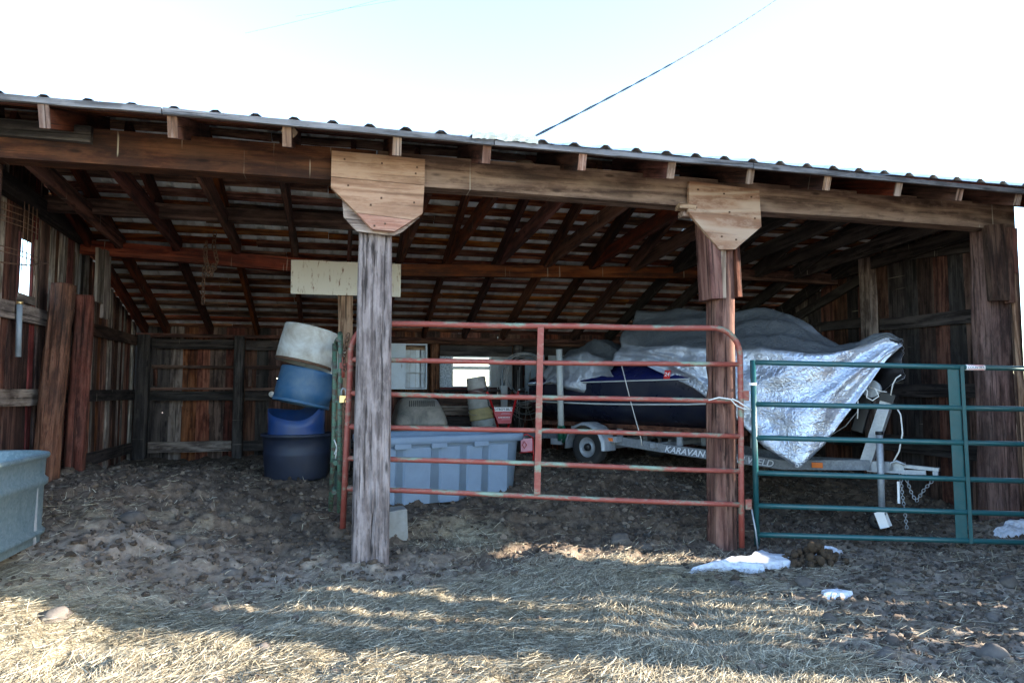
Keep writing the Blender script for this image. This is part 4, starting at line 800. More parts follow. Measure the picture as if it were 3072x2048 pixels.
def half_barrel(name, c, tilt, r, h, mat, label, rim):
    t = thing(name, c, label, 'barrel'); Mx = Matrix.Translation(c) @ Matrix.Rotation(R(tilt[0]), 4, 'Y') @ Matrix.Rotation(R(tilt[1]), 4, 'X')
    m = MB(); m.lathe([(r*.97, -h/2), (r, -h/2), (r*1.005, -h*.2), (r*1.015, -h*.17), (r*1.005, -h*.14), (r, h*.1), (r*.985, h*.36), (r*.99, h/2-.02), (r*.96, h/2), (0, h/2+.005)], 44); m.lathe([(r*.97, -h/2), (r*.97, h/2-.02), (0, h/2-.015)], 44); m.obj('wall', mat, t, Mx, world=False)
    m = MB(); m.lathe([(r*1.0, -h/2-.004), (r*1.025, -h/2+.004), (r*1.025, -h/2+.02), (r*1.0, -h/2+.026)], 44); m.obj('rim', rim, t, Mx, world=False); return t
half_barrel('barrel', (-.335, 7.58, 1.375), (12, -4), .285, .36, M_['barrel_blue'], 'faded blue half barrel leaning in the middle of the stack', M_['barrel_blue'])
half_barrel('barrel', (-.315, 7.58, 1.80), (13, -3), .285, .385, M_['barrel_white'], 'dirty white half barrel on top of the leaning stack', M_['rust'])
half_barrel('barrel', (-.14, 7.86, 1.66), (8, 0), .20, .30, M_['barrel_white'], 'small pale barrel half hidden behind the top white barrel', M_['barrel_white'])
dk = MB().lathe([(0, -.012), (.034, -.012), (.04, -.006), (.04, .006), (0, .008)], 20, Matrix.Translation((-.885, 10.155, 1.29)) @ Matrix.Rotation(R(90), 4, 'X')).obj('disc', M_['label']); tag(dk, 'white plastic disc nailed on the dark rear rail', 'disc')
wb = plank('painted_board', (-.52, 7.93, 2.585), (.672, 7.93, 2.588), .375, .025, (0, 0, 1), M_['flake'], None, seg=5); tag(wb, 'flaking white painted board nailed across the tie beam', 'board')
chain('chain', [(-1.33, 7.58, 2.86), (-1.34, 7.58, 2.68), (-1.27, 7.58, 2.52), (-1.22, 7.58, 2.66), (-1.26, 7.58, 2.82), (-1.25, 7.58, 2.97)], .06, .006, M_['rust'], 'tangled rusty chain slung over the joist above the left bay')
chain('chain', [(-1.33, 7.57, 2.72), (-1.30, 7.57, 2.56), (-1.25, 7.57, 2.62), (-1.30, 7.57, 2.50)], .06, .006, M_['rust'], 'short bunched rusty chain knotted below the joist')
chain('chain', [(-1.345, 7.6, 2.62), (-1.35, 7.6, 2.42), (-1.345, 7.6, 2.22)], .05, .005, M_['rust'], 'single rusty chain strand dangling straight below the tie beam')
rk = thing('wire_rack', (-2.5, 6.45, 2.3), 'rusty wire rack hung on the left wall beside the small opening', 'rack')
m = MB()
for z in (2.66, 2.70, 2.75, 2.80, 2.42, 2.46): m.tube([(-2.55, 6.1, z), (-2.48, 6.35, z), (-2.48, 6.62, z)], .004, 5)
for y in (6.3, 6.38, 6.46, 6.54): m.tube([(-2.47, y, 2.3), (-2.47, y, 2.86)], .004, 5)
m.obj('wires', M_['rust'], rk); m = MB().tube([(-2.55, 6.1, 2.33), (-2.46, 6.4, 2.36), (-2.46, 6.8, 2.45)], .006, 5); m.obj('hook', M_['rust'], rk)
pp = thing('pipe', (-2.55, 6.5, 1.7), 'short grey pipe with a brass collar hung on the left wall', 'pipe')
MB().tube([(-2.55, 6.52, 1.62), (-2.55, 6.5, 2.05)], .022, 10).obj('tube', M_['panel2'], pp); MB().tube([(-2.55, 6.5, 2.05), (-2.55, 6.5, 2.075)], .025, 10).obj('collar', M_['brass'], pp)

# ---------------------------------------------------------------- things in the middle bay
t0 = Vector((.38, 6.62)); tdir = Vector((.966, .259)); tper = Vector((-.259, .966)); TZ = .265
TM = Matrix((Vector((tdir.x, tdir.y, 0)), Vector((tper.x, tper.y, 0)), Vector((0, 0, 1)))).transposed().to_4x4(); TM.translation = (t0.x, t0.y, TZ); TM = TM @ Matrix.Scale(1.05, 4, (1, 0, 0))
to = thing('storage_tote', (.4+.7, 7.2, TZ), 'big pale blue ribbed plastic tub behind the red gate', 'tub')
def rrect(x0, x1, y0, y1, r, z, n=6):
    P = []
    for cx, cy, a0 in ((x1-r, y0+r, -90), (x1-r, y1-r, 0), (x0+r, y1-r, 90), (x0+r, y0+r, 180)): P += [(cx+r*math.cos(R(a0+90*i/n)), cy+r*math.sin(R(a0+90*i/n)), z) for i in range(n+1)]
    return P
rings = [rrect(.03, 1.42, .02, .80, .16, 0), rrect(-.01, 1.47, -.02, .84, .20, .55), rrect(-.02, 1.48, -.03, .85, .21, .56), rrect(.0, 1.46, -.005, .825, .19, .565), rrect(.02, 1.44, .02, .80, .18, .56), rrect(.06, 1.39, .05, .77, .15, .03)]
n = len(rings[0]); V = [v for r_ in rings for v in r_]; m = MB(); m.add(V, [(j*n+i, j*n+(i+1) % n, (j+1)*n+(i+1) % n, (j+1)*n+i) for j in range(5) for i in range(n)]+[tuple(range(n)), tuple(range(5*n, 6*n))], True); m.obj('shell', M_['tote'], to, TM, world=False)
rings = [rrect(-.045, 1.53, -.055, .875, .235, .565), rrect(-.052, 1.537, -.062, .882, .24, .60), rrect(-.052, 1.537, -.062, .882, .24, .635), rrect(-.04, 1.525, -.05, .87, .23, .645), rrect(.0, 1.46, -.0, .825, .19, .64), rrect(.01, 1.45, .01, .815, .18, .56), rrect(-.02, 1.48, -.03, .85, .21, .56)]
V = [v for r_ in rings for v in r_]; m = MB(); m.add(V, [(j*n+i, j*n+(i+1) % n, ((j+1) % 7)*n+(i+1) % n, ((j+1) % 7)*n+i) for j in range(7) for i in range(n)], True); m.obj('rim', M_['tote'], to, TM, world=False)
for (x0, x1) in ((.02, .16), (.22, .50), (.57, .79), (.85, 1.02), (1.08, 1.30)):
    m = MB(); yb = lambda z: .02-.04*z/.55; V = []
    for z, xi in ((.0, .012), (.02, 0), (.50, -.01), (.535, -.004)): V += [(x0-xi*-1, yb(z)+.004, z), (x0+.018, yb(z)-.014, z), (x1-.018, yb(z)-.014, z), (x1, yb(z)+.004, z)]
    m.add(V, [(j*4+i, j*4+i+1, (j+1)*4+i+1, (j+1)*4+i) for j in range(3) for i in range(3)]+[(0, 1, 2, 3), (12, 13, 14, 15)]); m.obj('rib', M_['tote'], to, TM, world=False)
for x in (.20, .55, .98): MB().box((x, -.058, .553), (.15, .02, .045)).obj('latch_tab', M_['tote'], to, TM, world=False)
cb = MB(); cb.add([(.35, 5.92, .0), (.60, 5.98, .0), (.585, 6.22, .0), (.36, 6.2, .0), (.37, 5.94, .335), (.585, 6.0, .35), (.575, 6.2, .345), (.38, 6.19, .34)], [(0, 1, 5, 4), (1, 2, 6, 5), (2, 3, 7, 6), (3, 0, 4, 7), (4, 5, 6, 7), (0, 3, 2, 1)])
cbo = cb.obj('concrete_block', M_['concrete']); tag(cbo, 'pale concrete block standing behind the grey front post', 'block'); bv = cbo.modifiers.new('b', 'BEVEL'); bv.width = .012; bv.segments = 2
# pet kennel
kn = thing('pet_kennel', (1.06, 9.3, .48), 'taupe plastic pet kennel with vent slots behind the pale blue tub', 'kennel')
def shell(rings_, name, mat, caps=True):
    n_ = len(rings_[0]); V = [v for r_ in rings_ for v in r_]; m = MB(); f = [(j*n_+i, j*n_+(i+1) % n_, (j+1)*n_+(i+1) % n_, (j+1)*n_+i) for j in range(len(rings_)-1) for i in range(n_)]
    if caps: f += [tuple(range(n_)), tuple(range((len(rings_)-1)*n_, len(rings_)*n_))]
    return m.add(V, f, True).obj(name, mat, kn)
shell([rrect(.70, 1.42, 9.0, 9.95, .10, z) for z in (.46,)]+[rrect(.72, 1.40, 9.0, 9.95, .10, .84), rrect(.71, 1.41, 8.99, 9.96, .10, .85), rrect(.71, 1.41, 8.99, 9.96, .10, .885)], 'lower_shell', M_['kennel_low'])
shell([rrect(.72, 1.40, 9.0, 9.95, .10, .887), rrect(.72, 1.40, 9.0, 9.95, .10, .93), rrect(.74, 1.38, 9.03, 9.93, .11, 1.00), rrect(.77, 1.34, 9.10, 9.88, .12, 1.12), rrect(.82, 1.28, 9.18, 9.82, .12, 1.22), rrect(.90, 1.20, 9.28, 9.7, .10, 1.255)], 'upper_shell', M_['kennel'])
for i in range(13):
    x = .905+i*.0265; m = MB(); m.bar((x, 9.108, 1.135), (x+.004, 9.163, 1.205), .012, .010, (1, 0, 0)); m.obj('vent_slot', M_['black'], kn)
for i in range(16):
    x = .86+i*.028; m = MB(); m.box((x, 8.998, .76), (.012, .012, .10)); m.obj('vent_slot', M_['black'], kn)
# wall cabinet
cbn = thing('wall_cabinet', (.95, 10.2, 1.36), 'pale blue wall cabinet with one door shut and open white shelves', 'cabinet')
m = MB()
for c, d in (((.94, 10.10, 2.0), (.60, .16, .018)), ((.94, 10.10, 1.368), (.60, .16, .018)), ((1.232, 10.10, 1.684), (.018, .16, .616)), ((.648, 10.10, 1.684), (.018, .16, .616))): m.box(c, d)
m.obj('carcass', M_['cab'], cbn); MB().box((.79, 10.01, 1.684), (.28, .018, .65)).obj('door', M_['cab'], cbn)
m = MB(); m.add([(.875, 9.996, 1.73), (.885, 9.994, 1.69), (.875, 9.996, 1.65), (.865, 9.994, 1.69)], [(0, 1, 2, 3)]); m.box((.875, 9.99, 1.69), (.008, .012, .03)); m.obj('handle', M_['galv'], cbn)
for i, x in enumerate((.97, 1.05, 1.13, 1.19)): MB().box((x, 10.172, 1.684), (.077, .01, .60)).obj('back_board', M_['cabin'], cbn)
MB().box((1.08, 10.12, 1.60), (.29, .11, .012)).obj('shelf', M_['cabin'], cbn); MB().box((1.08, 10.155, 1.955), (.28, .02, .055)).obj('shelf_strip', M_['wood_tan'], cbn); MB().box((1.08, 10.155, 1.765), (.28, .02, .03)).obj('shelf_strip', M_['wood_tan'], cbn)
# shelf with boards below the window
bn_ = thing('workbench', (1.8, 9.9, .5), 'dark timber workbench under the rear window', 'workbench')
plank('bench_top', (1.35, 9.95, 1.34), (2.45, 9.95, 1.34), .38, .035, (0, 1, 0), M_['wood_char'], bn_)
for x in (1.42, 2.38): plank('leg', (x, 9.8, .4), (x, 9.8, 1.32), .07, .07, (1, 0, 0), M_['wood_char'], bn_)
for z, mt in ((1.20, 'wood_dark'), (1.06, 'wood_grey'), (.88, 'wood_char'), (.66, 'wood_char')): plank('front_board', (1.38, 9.76, z), (2.42, 9.76, z+.01), .135 if z > 1 else .19, .02, (0, 0, 1), M_[mt], bn_)
# leaning stack of buckets
b0 = Vector((1.93, 9.15, .60)); ax = Vector((-.155, .05, 1)).normalized(); hh = 0
labs = ['pale grey bucket at the top of the leaning stack in front of the window', 'maroon brown bucket second from the top of the leaning stack', 'grey bucket third from the top of the leaning stack', 'yellowish bucket in the middle of the leaning stack', 'slate grey bucket second from the bottom of the leaning stack', 'mustard brown bucket at the bottom of the leaning stack']
seq = [(5, .17, .16), (4, .165, .20), (3, .16, .15), (2, .15, .16), (1, .14, .10), (0, .132, .16)]
for k_, r_, h_ in seq:
    q = ax.to_track_quat('Z', 'Y').to_matrix().to_4x4() @ Matrix.Rotation(random.random()*6, 4, 'Z'); q.translation = b0+ax*hh+Vector((.01*math.sin(k_*2), 0, 0))
    t = thing('bucket', q.translation, labs[k_], 'bucket', 'buckets in the leaning stack'); m = MB(); m.lathe([(0, .01), (r_*.97, 0), (r_*1.02, .012), (r_*1.0, .03), (r_*.99, h_*.45), (r_*1.015, h_*.5), (r_*.985, h_*.55), (r_*.965, h_-.01), (r_*.95, h_), (0, h_+.004)], 28); m.obj('wall', M_['pot'][k_], t, q, world=False)
    m = MB(); m.tube([(r_*1.02*math.cos(a), r_*1.02*math.sin(a), h_*.7+.03*math.sin(a*2+k_)) for a in np.linspace(0, math.pi*1.3, 14)], .004, 5); m.obj('bail_handle', M_['wire'], t, q, world=False); hh += h_
# tiller
tl = thing('garden_tiller', (2.15, 9.1, .5), 'red garden tiller with a lettered white and red panel between its handles', 'tiller')
MB().tube([(1.90, 9.05, 1.34), (1.945, 9.1, 1.28), (2.02, 9.15, 1.10), (2.13, 9.3, .80), (2.15, 9.4, .62)], .017, 8).obj('handle_bar', M_['tiller_red'], tl); MB().tube([(2.36, 9.05, 1.34), (2.335, 9.1, 1.27), (2.305, 9.15, 1.10), (2.25, 9.3, .80), (2.24, 9.4, .62)], .017, 8).obj('handle_bar', M_['tiller_red'], tl)
for (x, x2) in ((1.90, 1.86), (2.36, 2.395)): MB().tube([(x, 9.05, 1.34), (x2, 8.93, 1.36)], .021, 8).obj('grip', M_['black'], tl)
MB().tube([(1.95, 9.1, 1.27), (2.03, 9.02, 1.275)], .010, 6).obj('lever', M_['tiller_red'], tl); MB().tube([(2.33, 9.1, 1.27), (2.29, 9.03, 1.285), (2.21, 9.0, 1.28)], .010, 6).obj('lever', M_['tiller_red'], tl)
MB().tube([(1.93, 9.09, 1.27), (1.935, 9.05, 1.15), (1.97, 9.05, 1.11), (2.02, 9.13, 1.10)], .007, 6).obj('lever', M_['black'], tl)
PM = Matrix.Translation((2.03, 9.13, .90)) @ Matrix.Rotation(R(80), 4, 'X')
m = MB(); m.add([(.06, 0, .0), (.235, 0, 0), (.27, .22, 0), (-.025, .22, 0), (.06, 0, -.006), (.235, 0, -.006), (.27, .22, -.006), (-.025, .22, -.006)], [(0, 1, 2, 3), (7, 6, 5, 4), (0, 4, 5, 1), (1, 5, 6, 2), (2, 6, 7, 3), (3, 7, 4, 0)]); m.obj('panel', M_['tiller_red'], tl, PM, world=False)
m = MB(); m.add([(-.005, .165, .002), (.262, .165, .002), (.27, .22, .002), (-.025, .22, .002)], [(0, 1, 2, 3)]); m.obj('label_strip', M_['label'], tl, PM, world=False)
text('lettering', 'TROY-BILT', .043, M_['ink'], tl, PM @ Matrix.Translation((.045, .177, .003)), ext=.0004, bold=.0012); m = MB(); m.lathe([(.011, 0), (.016, 0), (.016, .001), (.011, .001)], 14, Matrix.Translation((.024, .192, .003))); m.obj('emblem', M_['ink'], tl, PM, world=False)
text('lettering', 'SUPER BRONCO', .022, M_['label'], tl, PM @ Matrix.Translation((.06, .075, .003)), ext=.0004, bold=.0006)
for k_, (y_, w_) in enumerate(((.145, .11), (.128, .13), (.055, .12))): MB().box((.165, y_, .003), (w_, .006, .001)).obj('printed_line', M_['pink'], tl, PM, world=False)
MB().box((2.2, 9.55, .66), (.34, .42, .30)).obj('engine', M_['black'], tl)
for sx in (-1, 1): MB().lathe([(.05, -.05), (.17, -.05), (.185, -.03), (.185, .03), (.17, .05), (.05, .05)], 24, Matrix.Translation((2.2+sx*.24, 9.62, .66)) @ Matrix.Rotation(R(90), 4, 'Y')).obj('wheel', M_['rubber'], tl)
# pink and red toy cart behind the tub
pk = thing('toy_cart', (2.06, 7.5, .5), 'small faded pink and red plastic toy at the right end of the blue tub', 'toy')
m = MB(); m.box((2.05, 7.56, .735), (.13, .02, .15)); m.obj('panel', M_['pink'], pk); m = MB(); m.tube([(1.98, 7.55, .83), (2.05, 7.55, .86), (2.12, 7.55, .82), (2.13, 7.55, .64), (2.125, 7.55, .56)], .009, 6); m.tube([(1.97, 7.55, .655), (2.13, 7.55, .665)], .008, 6); m.obj('frame', M_['tiller_red'], pk)
m = MB(); m.tube([(2.0, 7.54, .74), (2.02, 7.54, .78), (2.05, 7.54, .74), (2.02, 7.54, .70)], .005, 5, closed=True); m.obj('printed_ring', M_['tiller_red'], pk)
# coils of wire on the back wall
cw = thing('wire_coil', (2.68, 9.9, 1.2), 'big hanging coil of dull wire and hose on the back wall', 'wire coil')
for i in range(17):
    rx = random.uniform(.26, .40); rz_ = rx*random.uniform(1.0, 1.25); cx = 2.66+random.uniform(-.05, .06); cz = 1.84-rz_+random.uniform(-.03, .06); cy = 9.92+random.uniform(-.06, .04); ph = random.random()*6
    MB().tube([(cx+rx*math.cos(a)+.012*math.sin(3*a+ph), cy+.03*math.sin(a*2+ph), cz+rz_*math.sin(a)+.015*math.sin(2*a+ph)) for a in np.linspace(0, 2*math.pi, 40, endpoint=False)], random.choice([.005, .006, .008]), 5, closed=True).obj('loop', M_[random.choice(['wire', 'wire', 'black', 'panel2'])], cw)
for i in range(9):
    x = random.uniform(2.30, 3.05); MB().tube([(x, 9.86, 1.5+random.random()*.2), (x+random.uniform(-.06, .06), 9.84, 1.1), (x+random.uniform(-.15, .1), 9.84, random.uniform(.75, .95))], .005, 5).obj('loose_end', M_['wire'], cw)
sp = MB().box((2.86, 10.06, 1.60), (.30, .02, .55)).obj('sheet_panel', M_['panel2']); tag(sp, 'blue grey sheet panel leaning on the back wall inside the wire coil', 'panel')
sp = MB().box((3.22, 10.09, 1.62), (.28, .02, .50)).obj('sheet_panel', M_['panel']); tag(sp, 'grey sheet panel on the back wall right of the wire coil', 'panel')
bx_ = MB().box((2.30, 9.7, 1.22), (.09, .06, .38)).obj('downpipe', M_['panel']); tag(bx_, 'pale square tube hanging beside the tiller handles', 'tube')

# ---------------------------------------------------------------- nests, cables
for (x, y, z, r_, lb) in ((-.37, 5.12, 3.19, .055, 'flat mud nest under the eave of the left bay'), (1.50, 5.58, 3.225, .085, 'round grey wasp nest on the front beam between the posts')):
    P = []; m = MB(); m.lathe([(0, -r_*.7), (r_*.6, -r_*.55), (r_*.95, -r_*.1), (r_, .1*r_), (r_*.8, r_*.5), (0, r_*.7)], 20); m.v = [tuple(Vector(v)*(1+.18*(vnoise(v[0]*30+9, v[2]*30+v[1]*20, 4)-.5))) for v in m.v]; o = m.obj('nest', M_['wasp'], None, Matrix.Translation((x, y, z)), world=False); tag(o, lb, 'nest')
A_ = Vector((1.37, 4.97, 3.24)); Bp = Vector((15.0, 17.5, 15.2)); m1 = []; m2 = []
for i in range(161):
    t = i/160; p = A_.lerp(Bp, t); p.z -= 1.0*t*(1-t)*1.2; a = t*24*2*math.pi; m1.append(p+Vector((math.cos(a)*.006, -math.cos(a)*.004, math.sin(a)*.006))); m2.append(p-Vector((math.cos(a)*.006, -math.cos(a)*.004, math.sin(a)*.006)))
cbl = thing('service_cable', A_, 'twisted dark service cable rising from the eave into the sky', 'cable'); MB().tube(m1, .0055, 5).obj('strand', M_['black'], cbl); MB().tube(m2, .0055, 5).obj('strand', M_['black'], cbl)
for (p, q, lb) in (((-4, 30, 16.2), (10.5, 14, 14.2), 'thin pale overhead wire high over the left of the roof'), ((-2, 30, 17.2), (15.5, 14, 14.9), 'thin pale overhead wire high over the middle of the roof')):
    p = Vector(p); q = Vector(q); o = MB().tube([p.lerp(q, i/20)-Vector((0, 0, 4*.35*(i/20)*(1-i/20))) for i in range(21)], .006, 4).obj('overhead_wire', M_['galv']); tag(o, lb, 'wire')

# ---------------------------------------------------------------- snow, manure, stones
def patch(name, outline, h, mat, label, cat, seed):
    """low irregular mound from an outline in plan"""
    ol = np.array(outline, float); c = ol.mean(0); n = 96; k = len(ol); d = np.linspace(0, k, n, endpoint=False); i0 = d.astype(int); f = d-i0; P = ol[i0]*(1-f)[:, None]+ol[(i0+1) % k]*f[:, None]
    V = []; rings_ = 9
    for j in range(rings_):
        s_ = 1-j/(rings_-1)*.98
        for i in range(n):
            jag = 1+(.20*(vnoise(i*.55, seed, seed)-.5)+.14*(vnoise(i*1.9, seed, seed+2)-.5))*s_; q = c+(P[i]-c)*s_*jag; z = g1(q[0], q[1]) if j in (0, 1) else None
            V.append([q[0], q[1], 0, j])
    V = np.array(V); Z = gz(V[:, 0], V[:, 1]); hgt = h*np.sqrt(np.clip(V[:, 3]/(rings_-1)*1.6, 0, 1))*(.7+.6*fbm(V[:, 0]*14, V[:, 1]*14, 3, seed)); V[:, 2] = np.where(V[:, 3] == 0, Z-.02, np.maximum(Z, base_h(V[:, 0], V[:, 1]))+.012+hgt)
    Fq = np.array([(j*n+i, j*n+(i+1) % n, (j+1)*n+(i+1) % n, (j+1)*n+i) for j in range(rings_-1) for i in range(n)]); c3 = V[:, :3].mean(0)
    o = link(name, fast_mesh(name, V[:, :3]-c3, Fq, True), mat, None, Matrix.Translation(c3.tolist())); return tag(o, label, cat)
patch('snow_patch', [(2.52, 4.80), (2.9, 4.86), (3.15, 4.72), (3.45, 4.80), (3.55, 5.0), (3.46, 5.24), (3.30, 5.02), (3.05, 5.03), (2.8, 4.94)], .04, M_['snow'], 'long strip of old snow in front of the teal gate', 'snow', 3)
patch('snow_patch', [(3.86, 5.0), (4.0, 4.98), (4.1, 5.05), (4.05, 5.17), (3.9, 5.2), (3.78, 5.16)], .025, M_['snow'], 'small snow scrap just behind the manure pile', 'snow', 5)
patch('snow_patch', [(3.10, 4.03), (3.22, 3.98), (3.34, 4.03), (3.28, 4.11), (3.15, 4.12)], .02, M_['snow'], 'tiny snow scrap among the stones in front of the manure', 'snow', 7)
patch('snow_patch', [(5.75, 5.18), (6.1, 5.12), (6.6, 5.15), (6.75, 5.4), (6.3, 5.42), (6.0, 5.3)], .035, M_['snow'], 'snow patch at the foot of the right front post', 'snow', 9)
def blob(r, seed, sq=(1, 1, 1), n=2, amp=.25):
    bm = bmesh.new(); bmesh.ops.create_icosphere(bm, subdivisions=n, radius=1); 
    for v in bm.verts:
        c = v.co; k = 1+amp*(float(fbm(np.array([c.x*1.6+seed]), np.array([c.y*1.6+c.z*2.1+seed*.7]), 3, seed)[0])-.5)*2; v.co = Vector((c.x*sq[0], c.y*sq[1], c.z*sq[2]))*k*r
    me = bpy.data.meshes.new('blob'); bm.to_mesh(me); bm.free(); me.polygons.foreach_set('use_smooth', [True]*len(me.polygons)); return me
mn = thing('manure_pile', (3.66, 4.86, 0), 'pile of brown horse manure on the ground beside the snow strip', 'manure')
bl = [blob(1, 70+i, (1, .85, .75), 2, .3) for i in range(5)]
for me in bl: me.materials.append(M_['dung'])
for i in range(64):
    a = random.random()*6.28; d = random.random()**.6*.26; h = max(0, .16*(1-d/.26))*random.random(); x = 3.66+d*math.cos(a)*1.1; y = 4.88+d*math.sin(a)*.75; r_ = random.uniform(.022, .04)
    link('dropping', bl[i % 5], M_['dung'], mn, Matrix.Translation((x, y, g1(x, y)+r_*.5+h)) @ Euler((random.random()*6, random.random()*6, random.random()*6)).to_matrix().to_4x4() @ Matrix.Scale(r_, 4))
SLB = [(3.16, 4.30, .075, 'pale flat stone just in front of the manure pile'), (3.77, 4.12, .08, 'flat grey stone right of the dark hole in the mud'), (2.87, 3.68, .055, 'upright pale egg-shaped stone in the right foreground mud'), (2.74, 4.47, .06, 'brown rounded stone left of the manure pile'), (4.56, 3.97, .085, 'large rounded tan stone near the right edge'), (3.82, 3.45, .05, 'small blue grey stone in the right foreground mud'), (2.72, 3.06, .07, 'half-buried brown stone at the lower right edge of the shade'), (3.30, 2.98, .10, 'sunlit broad stone at the bottom right corner'),
       (-1.5, 4.47, .085, 'sunlit grey stone in the hay at lower left'), (-.54, 4.36, .06, 'reddish stone at the edge of the left shade'), (-.36, 4.02, .055, 'pale sunlit stone in the hay left of the grey post'), (-.70, 5.35, .085, 'flat grey stone on the mud left of the grey post'), (-1.10, 5.55, .07, 'pale stone on the mud in the left bay'), (-.33, 6.35, .075, 'round stone on the mud in front of the dark tub'), (-1.45, 5.75, .10, 'wide dust-coated stone near the stock tank'), (3.46, 5.20, .075, 'brown stone at the foot of the teal gate post'), (4.25, 5.15, .05, 'small rounded stone under the teal gate'), (4.05, 4.72, .045, 'small dark stone right of the manure pile'), (2.35, 5.62, .10, 'pale lumpy stone lying under the red gate'), (2.55, 5.55, .07, 'mossy lump beside the pale stone under the red gate'), (3.45, 3.55, .045, 'small rounded pebble right of the egg-shaped stone'), (2.95, 3.28, .06, 'low grey stone left of the lower right hay'), (1.3, 5.32, .045, 'small pinkish stone at the left tip of the sunlit strip')]
for i, (x, y, r_, lb) in enumerate(SLB):
    r_ *= .78
    me = blob(r_, 100+i, (1.15, .9, .72 if 'upright' not in lb else 1.1), 3, .42); o = link('stone', me, M_['stone'], None, Matrix.Translation((x, y, g1(x, y)+r_*.10)) @ Matrix.Rotation(random.random()*6, 4, 'Z')); tag(o, lb, 'stone', 'stones lying on the mud')

# ---------------------------------------------------------------- loose stuff: gravel, clods, straw
def scatter_blobs(name, n, xr, yr, rr, dens, mat, seed, label):
    g_ = np.random.default_rng(seed); x = g_.uniform(*xr, n*3); y = g_.uniform(*yr, n*3); keep = g_.random(n*3) < dens(x, y); x = x[keep][:n]; y = y[keep][:n]; n = len(x)
    bm = bmesh.new(); bmesh.ops.create_icosphere(bm, subdivisions=1, radius=1); bv_ = np.array([v.co[:] for v in bm.verts]); bf = np.array([[v.index for v in f.verts] for f in bm.faces]); bm.free()
    r_ = rr[0]+(rr[1]-rr[0])*g_.random(n)**3; sc = r_[:, None]*g_.uniform(.6, 1.25, (n, 3))*np.array([1, 1, .75]); th = g_.uniform(0, 6.28, n); jit = 1+g_.uniform(-.42, .42, (n, len(bv_), 1)); P = bv_[None]*jit*sc[:, None, :]
    c, s_ = np.cos(th)[:, None], np.sin(th)[:, None]; X = P[..., 0]*c-P[..., 1]*s_+x[:, None]; Y = P[..., 0]*s_+P[..., 1]*c+y[:, None]; Z = P[..., 2]+(gz(x, y)+r_*.15)[:, None]
    V = np.stack([X, Y, Z], -1).reshape(-1, 3); Fq = (bf[None]+(np.arange(n)*len(bv_))[:, None, None]).reshape(-1, 3); o = link(name, fast_mesh(name, V, Fq, False), mat); o['kind'] = 'stuff'; tag(o, label, name.replace('_', ' ')); return o
def k_island(name, stops, rough=.9, nb=True):
    k = NT(name); ge = k.n('NewGeometry'); c = k.ramp(ge.outputs['Random Per Island'], stops); v = k.n('TexCoord').outputs['Object']; n1 = k.noise(v, 45, 4, .7)
    c = k.mix(.6, c, k.ramp(n1, [(.3, .25), (.7, 1.0)]), 'MULTIPLY'); return k.out(c, rough, 0, k.bump(n1, .6, .01) if nb else None, Specular__IOR__Level=.15)
M_['clod'] = k_island('mud_clods', [(0, (.062, .047, .037)), (.6, (.13, .10, .079)), (1, (.24, .195, .157))]); M_['gravel'] = k_island('gravel', [(0, (.05, .044, .04)), (.5, (.10, .09, .082)), (.85, (.17, .155, .14)), (1, (.22, .16, .125))])
scatter_blobs('mud_clods', 28000, (-2.8, 6.4), (2.2, 9.8), (.005, .032), lambda x, y: np.clip((1.15-hay_mask(x, y)*1.6)*(1.1-.10*(y-3)), .10, 1), M_['clod'], 5, 'dry mud clods strewn over the shed floor and yard')
scatter_blobs('gravel', 6000, (1.6, 6.6), (2.4, 7.5), (.006, .024), lambda x, y: np.clip((x-1.6)/2, .05, 1), M_['gravel'], 6, 'small gravel in the mud on the right side of the yard')
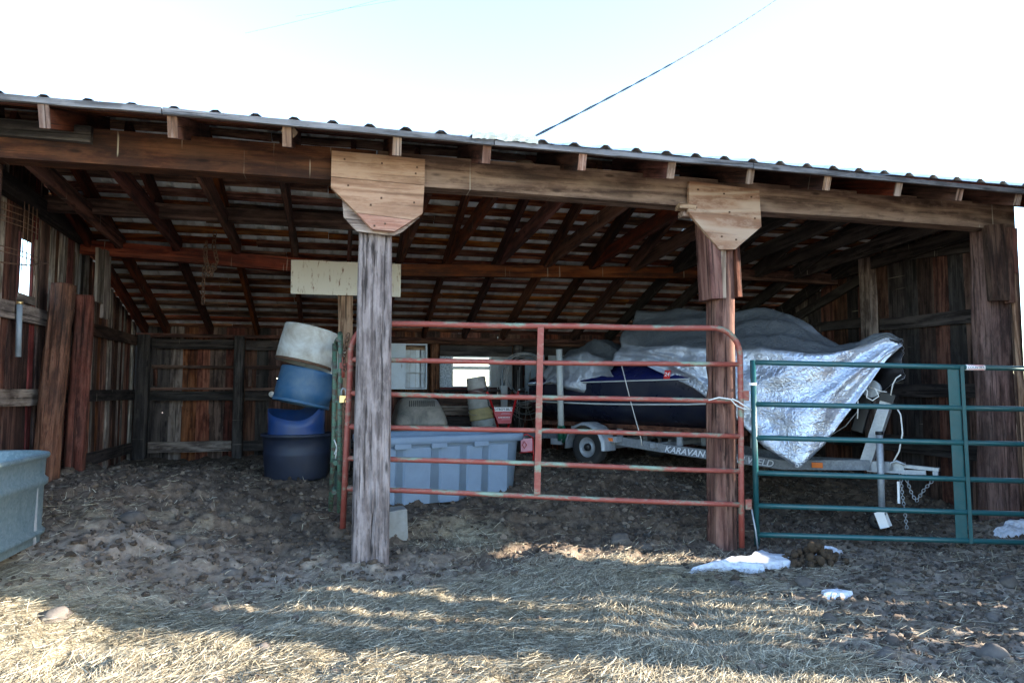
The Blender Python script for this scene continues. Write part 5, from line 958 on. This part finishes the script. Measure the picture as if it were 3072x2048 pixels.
def straw(name, n, xr, yr, dens, seed, mat, lab, ln=(.05, .20), lift=.02, wid=.0022):
    g_ = np.random.default_rng(seed); x = g_.uniform(*xr, n*4); y = g_.uniform(*yr, n*4); keep = g_.random(n*4) < dens(x, y); x = x[keep][:n]; y = y[keep][:n]; n = len(x)
    cl = fbm(x*3, y*4, 3, 77); th = (fbm(x*1.1, y*1.3, 3, 88)-.5)*5+g_.normal(0, .75, n); L = g_.uniform(*ln, n)*(.6+.8*g_.random(n)); el = np.abs(g_.normal(0, .20, n)); stand = g_.random(n) < .02; el = np.where(stand, g_.uniform(.5, 1.2, n), el)
    d = np.stack([np.cos(th)*np.cos(el), np.sin(th)*np.cos(el), np.sin(el)], -1); up = np.array([0, 0, 1.0]); sd_ = np.cross(d, up); sd_ /= np.linalg.norm(sd_, axis=-1, keepdims=True); nrm = np.cross(sd_, d)
    roll = g_.uniform(-.9, .9, n)[:, None]; wd = (sd_*np.cos(roll)+nrm*np.sin(roll))*(wid*g_.uniform(.6, 1.5, n))[:, None]; bend = (g_.normal(0, .10, n)*L)[:, None]*sd_
    z0 = gz(x, y)+lift*g_.random(n)**2*(.4+1.6*np.clip(cl*2-.7, 0, 1)); c = np.stack([x, y, z0], -1); P = []
    for f in (-.5, 0.0, .5):
        m_ = c+d*(L*f)[:, None]+bend*(1-4*f*f); m_[:, 2] = np.maximum(m_[:, 2], gz(m_[:, 0], m_[:, 1])+.002); w = wd*(1 if f < .4 else .5); P += [m_-w, m_+w]
    V = np.stack(P, 1).reshape(-1, 3); b_ = (np.arange(n)*6)[:, None]; Fq = np.concatenate([b_+np.array([[0, 1, 3, 2]]), b_+np.array([[2, 3, 5, 4]])], 0)
    o = link(name, fast_mesh(name, V, Fq, False), mat); o['kind'] = 'stuff'; tag(o, lab, 'straw'); return o
M_['straw'] = k_island('straw', [(0, (.12, .10, .07)), (.35, (.28, .24, .17)), (.75, (.46, .41, .30)), (1, (.70, .64, .50))], .7, False)
straw('straw', 210000, (-3.4, 5.6), (2.0, 5.9), lambda x, y: hay_mask(x, y)**1.3*np.clip(1.25-.18*(y-2), .25, 1), 9, M_['straw'], 'loose hay and straw strewn over the yard', ln=(.03, .13), lift=.03, wid=.0013)
straw('straw', 9000, (-2.5, 6.0), (5.2, 9.8), lambda x, y: .12+.9*np.exp(-((x-.95)**2/.12+(y-6.05)**2/.05))+.35*np.exp(-((x+1.9)**2/.2+(y-6.2)**2/.3)), 10, M_['straw'], 'thin straw scattered on the shed floor', ln=(.04, .14), lift=.02, wid=.002)
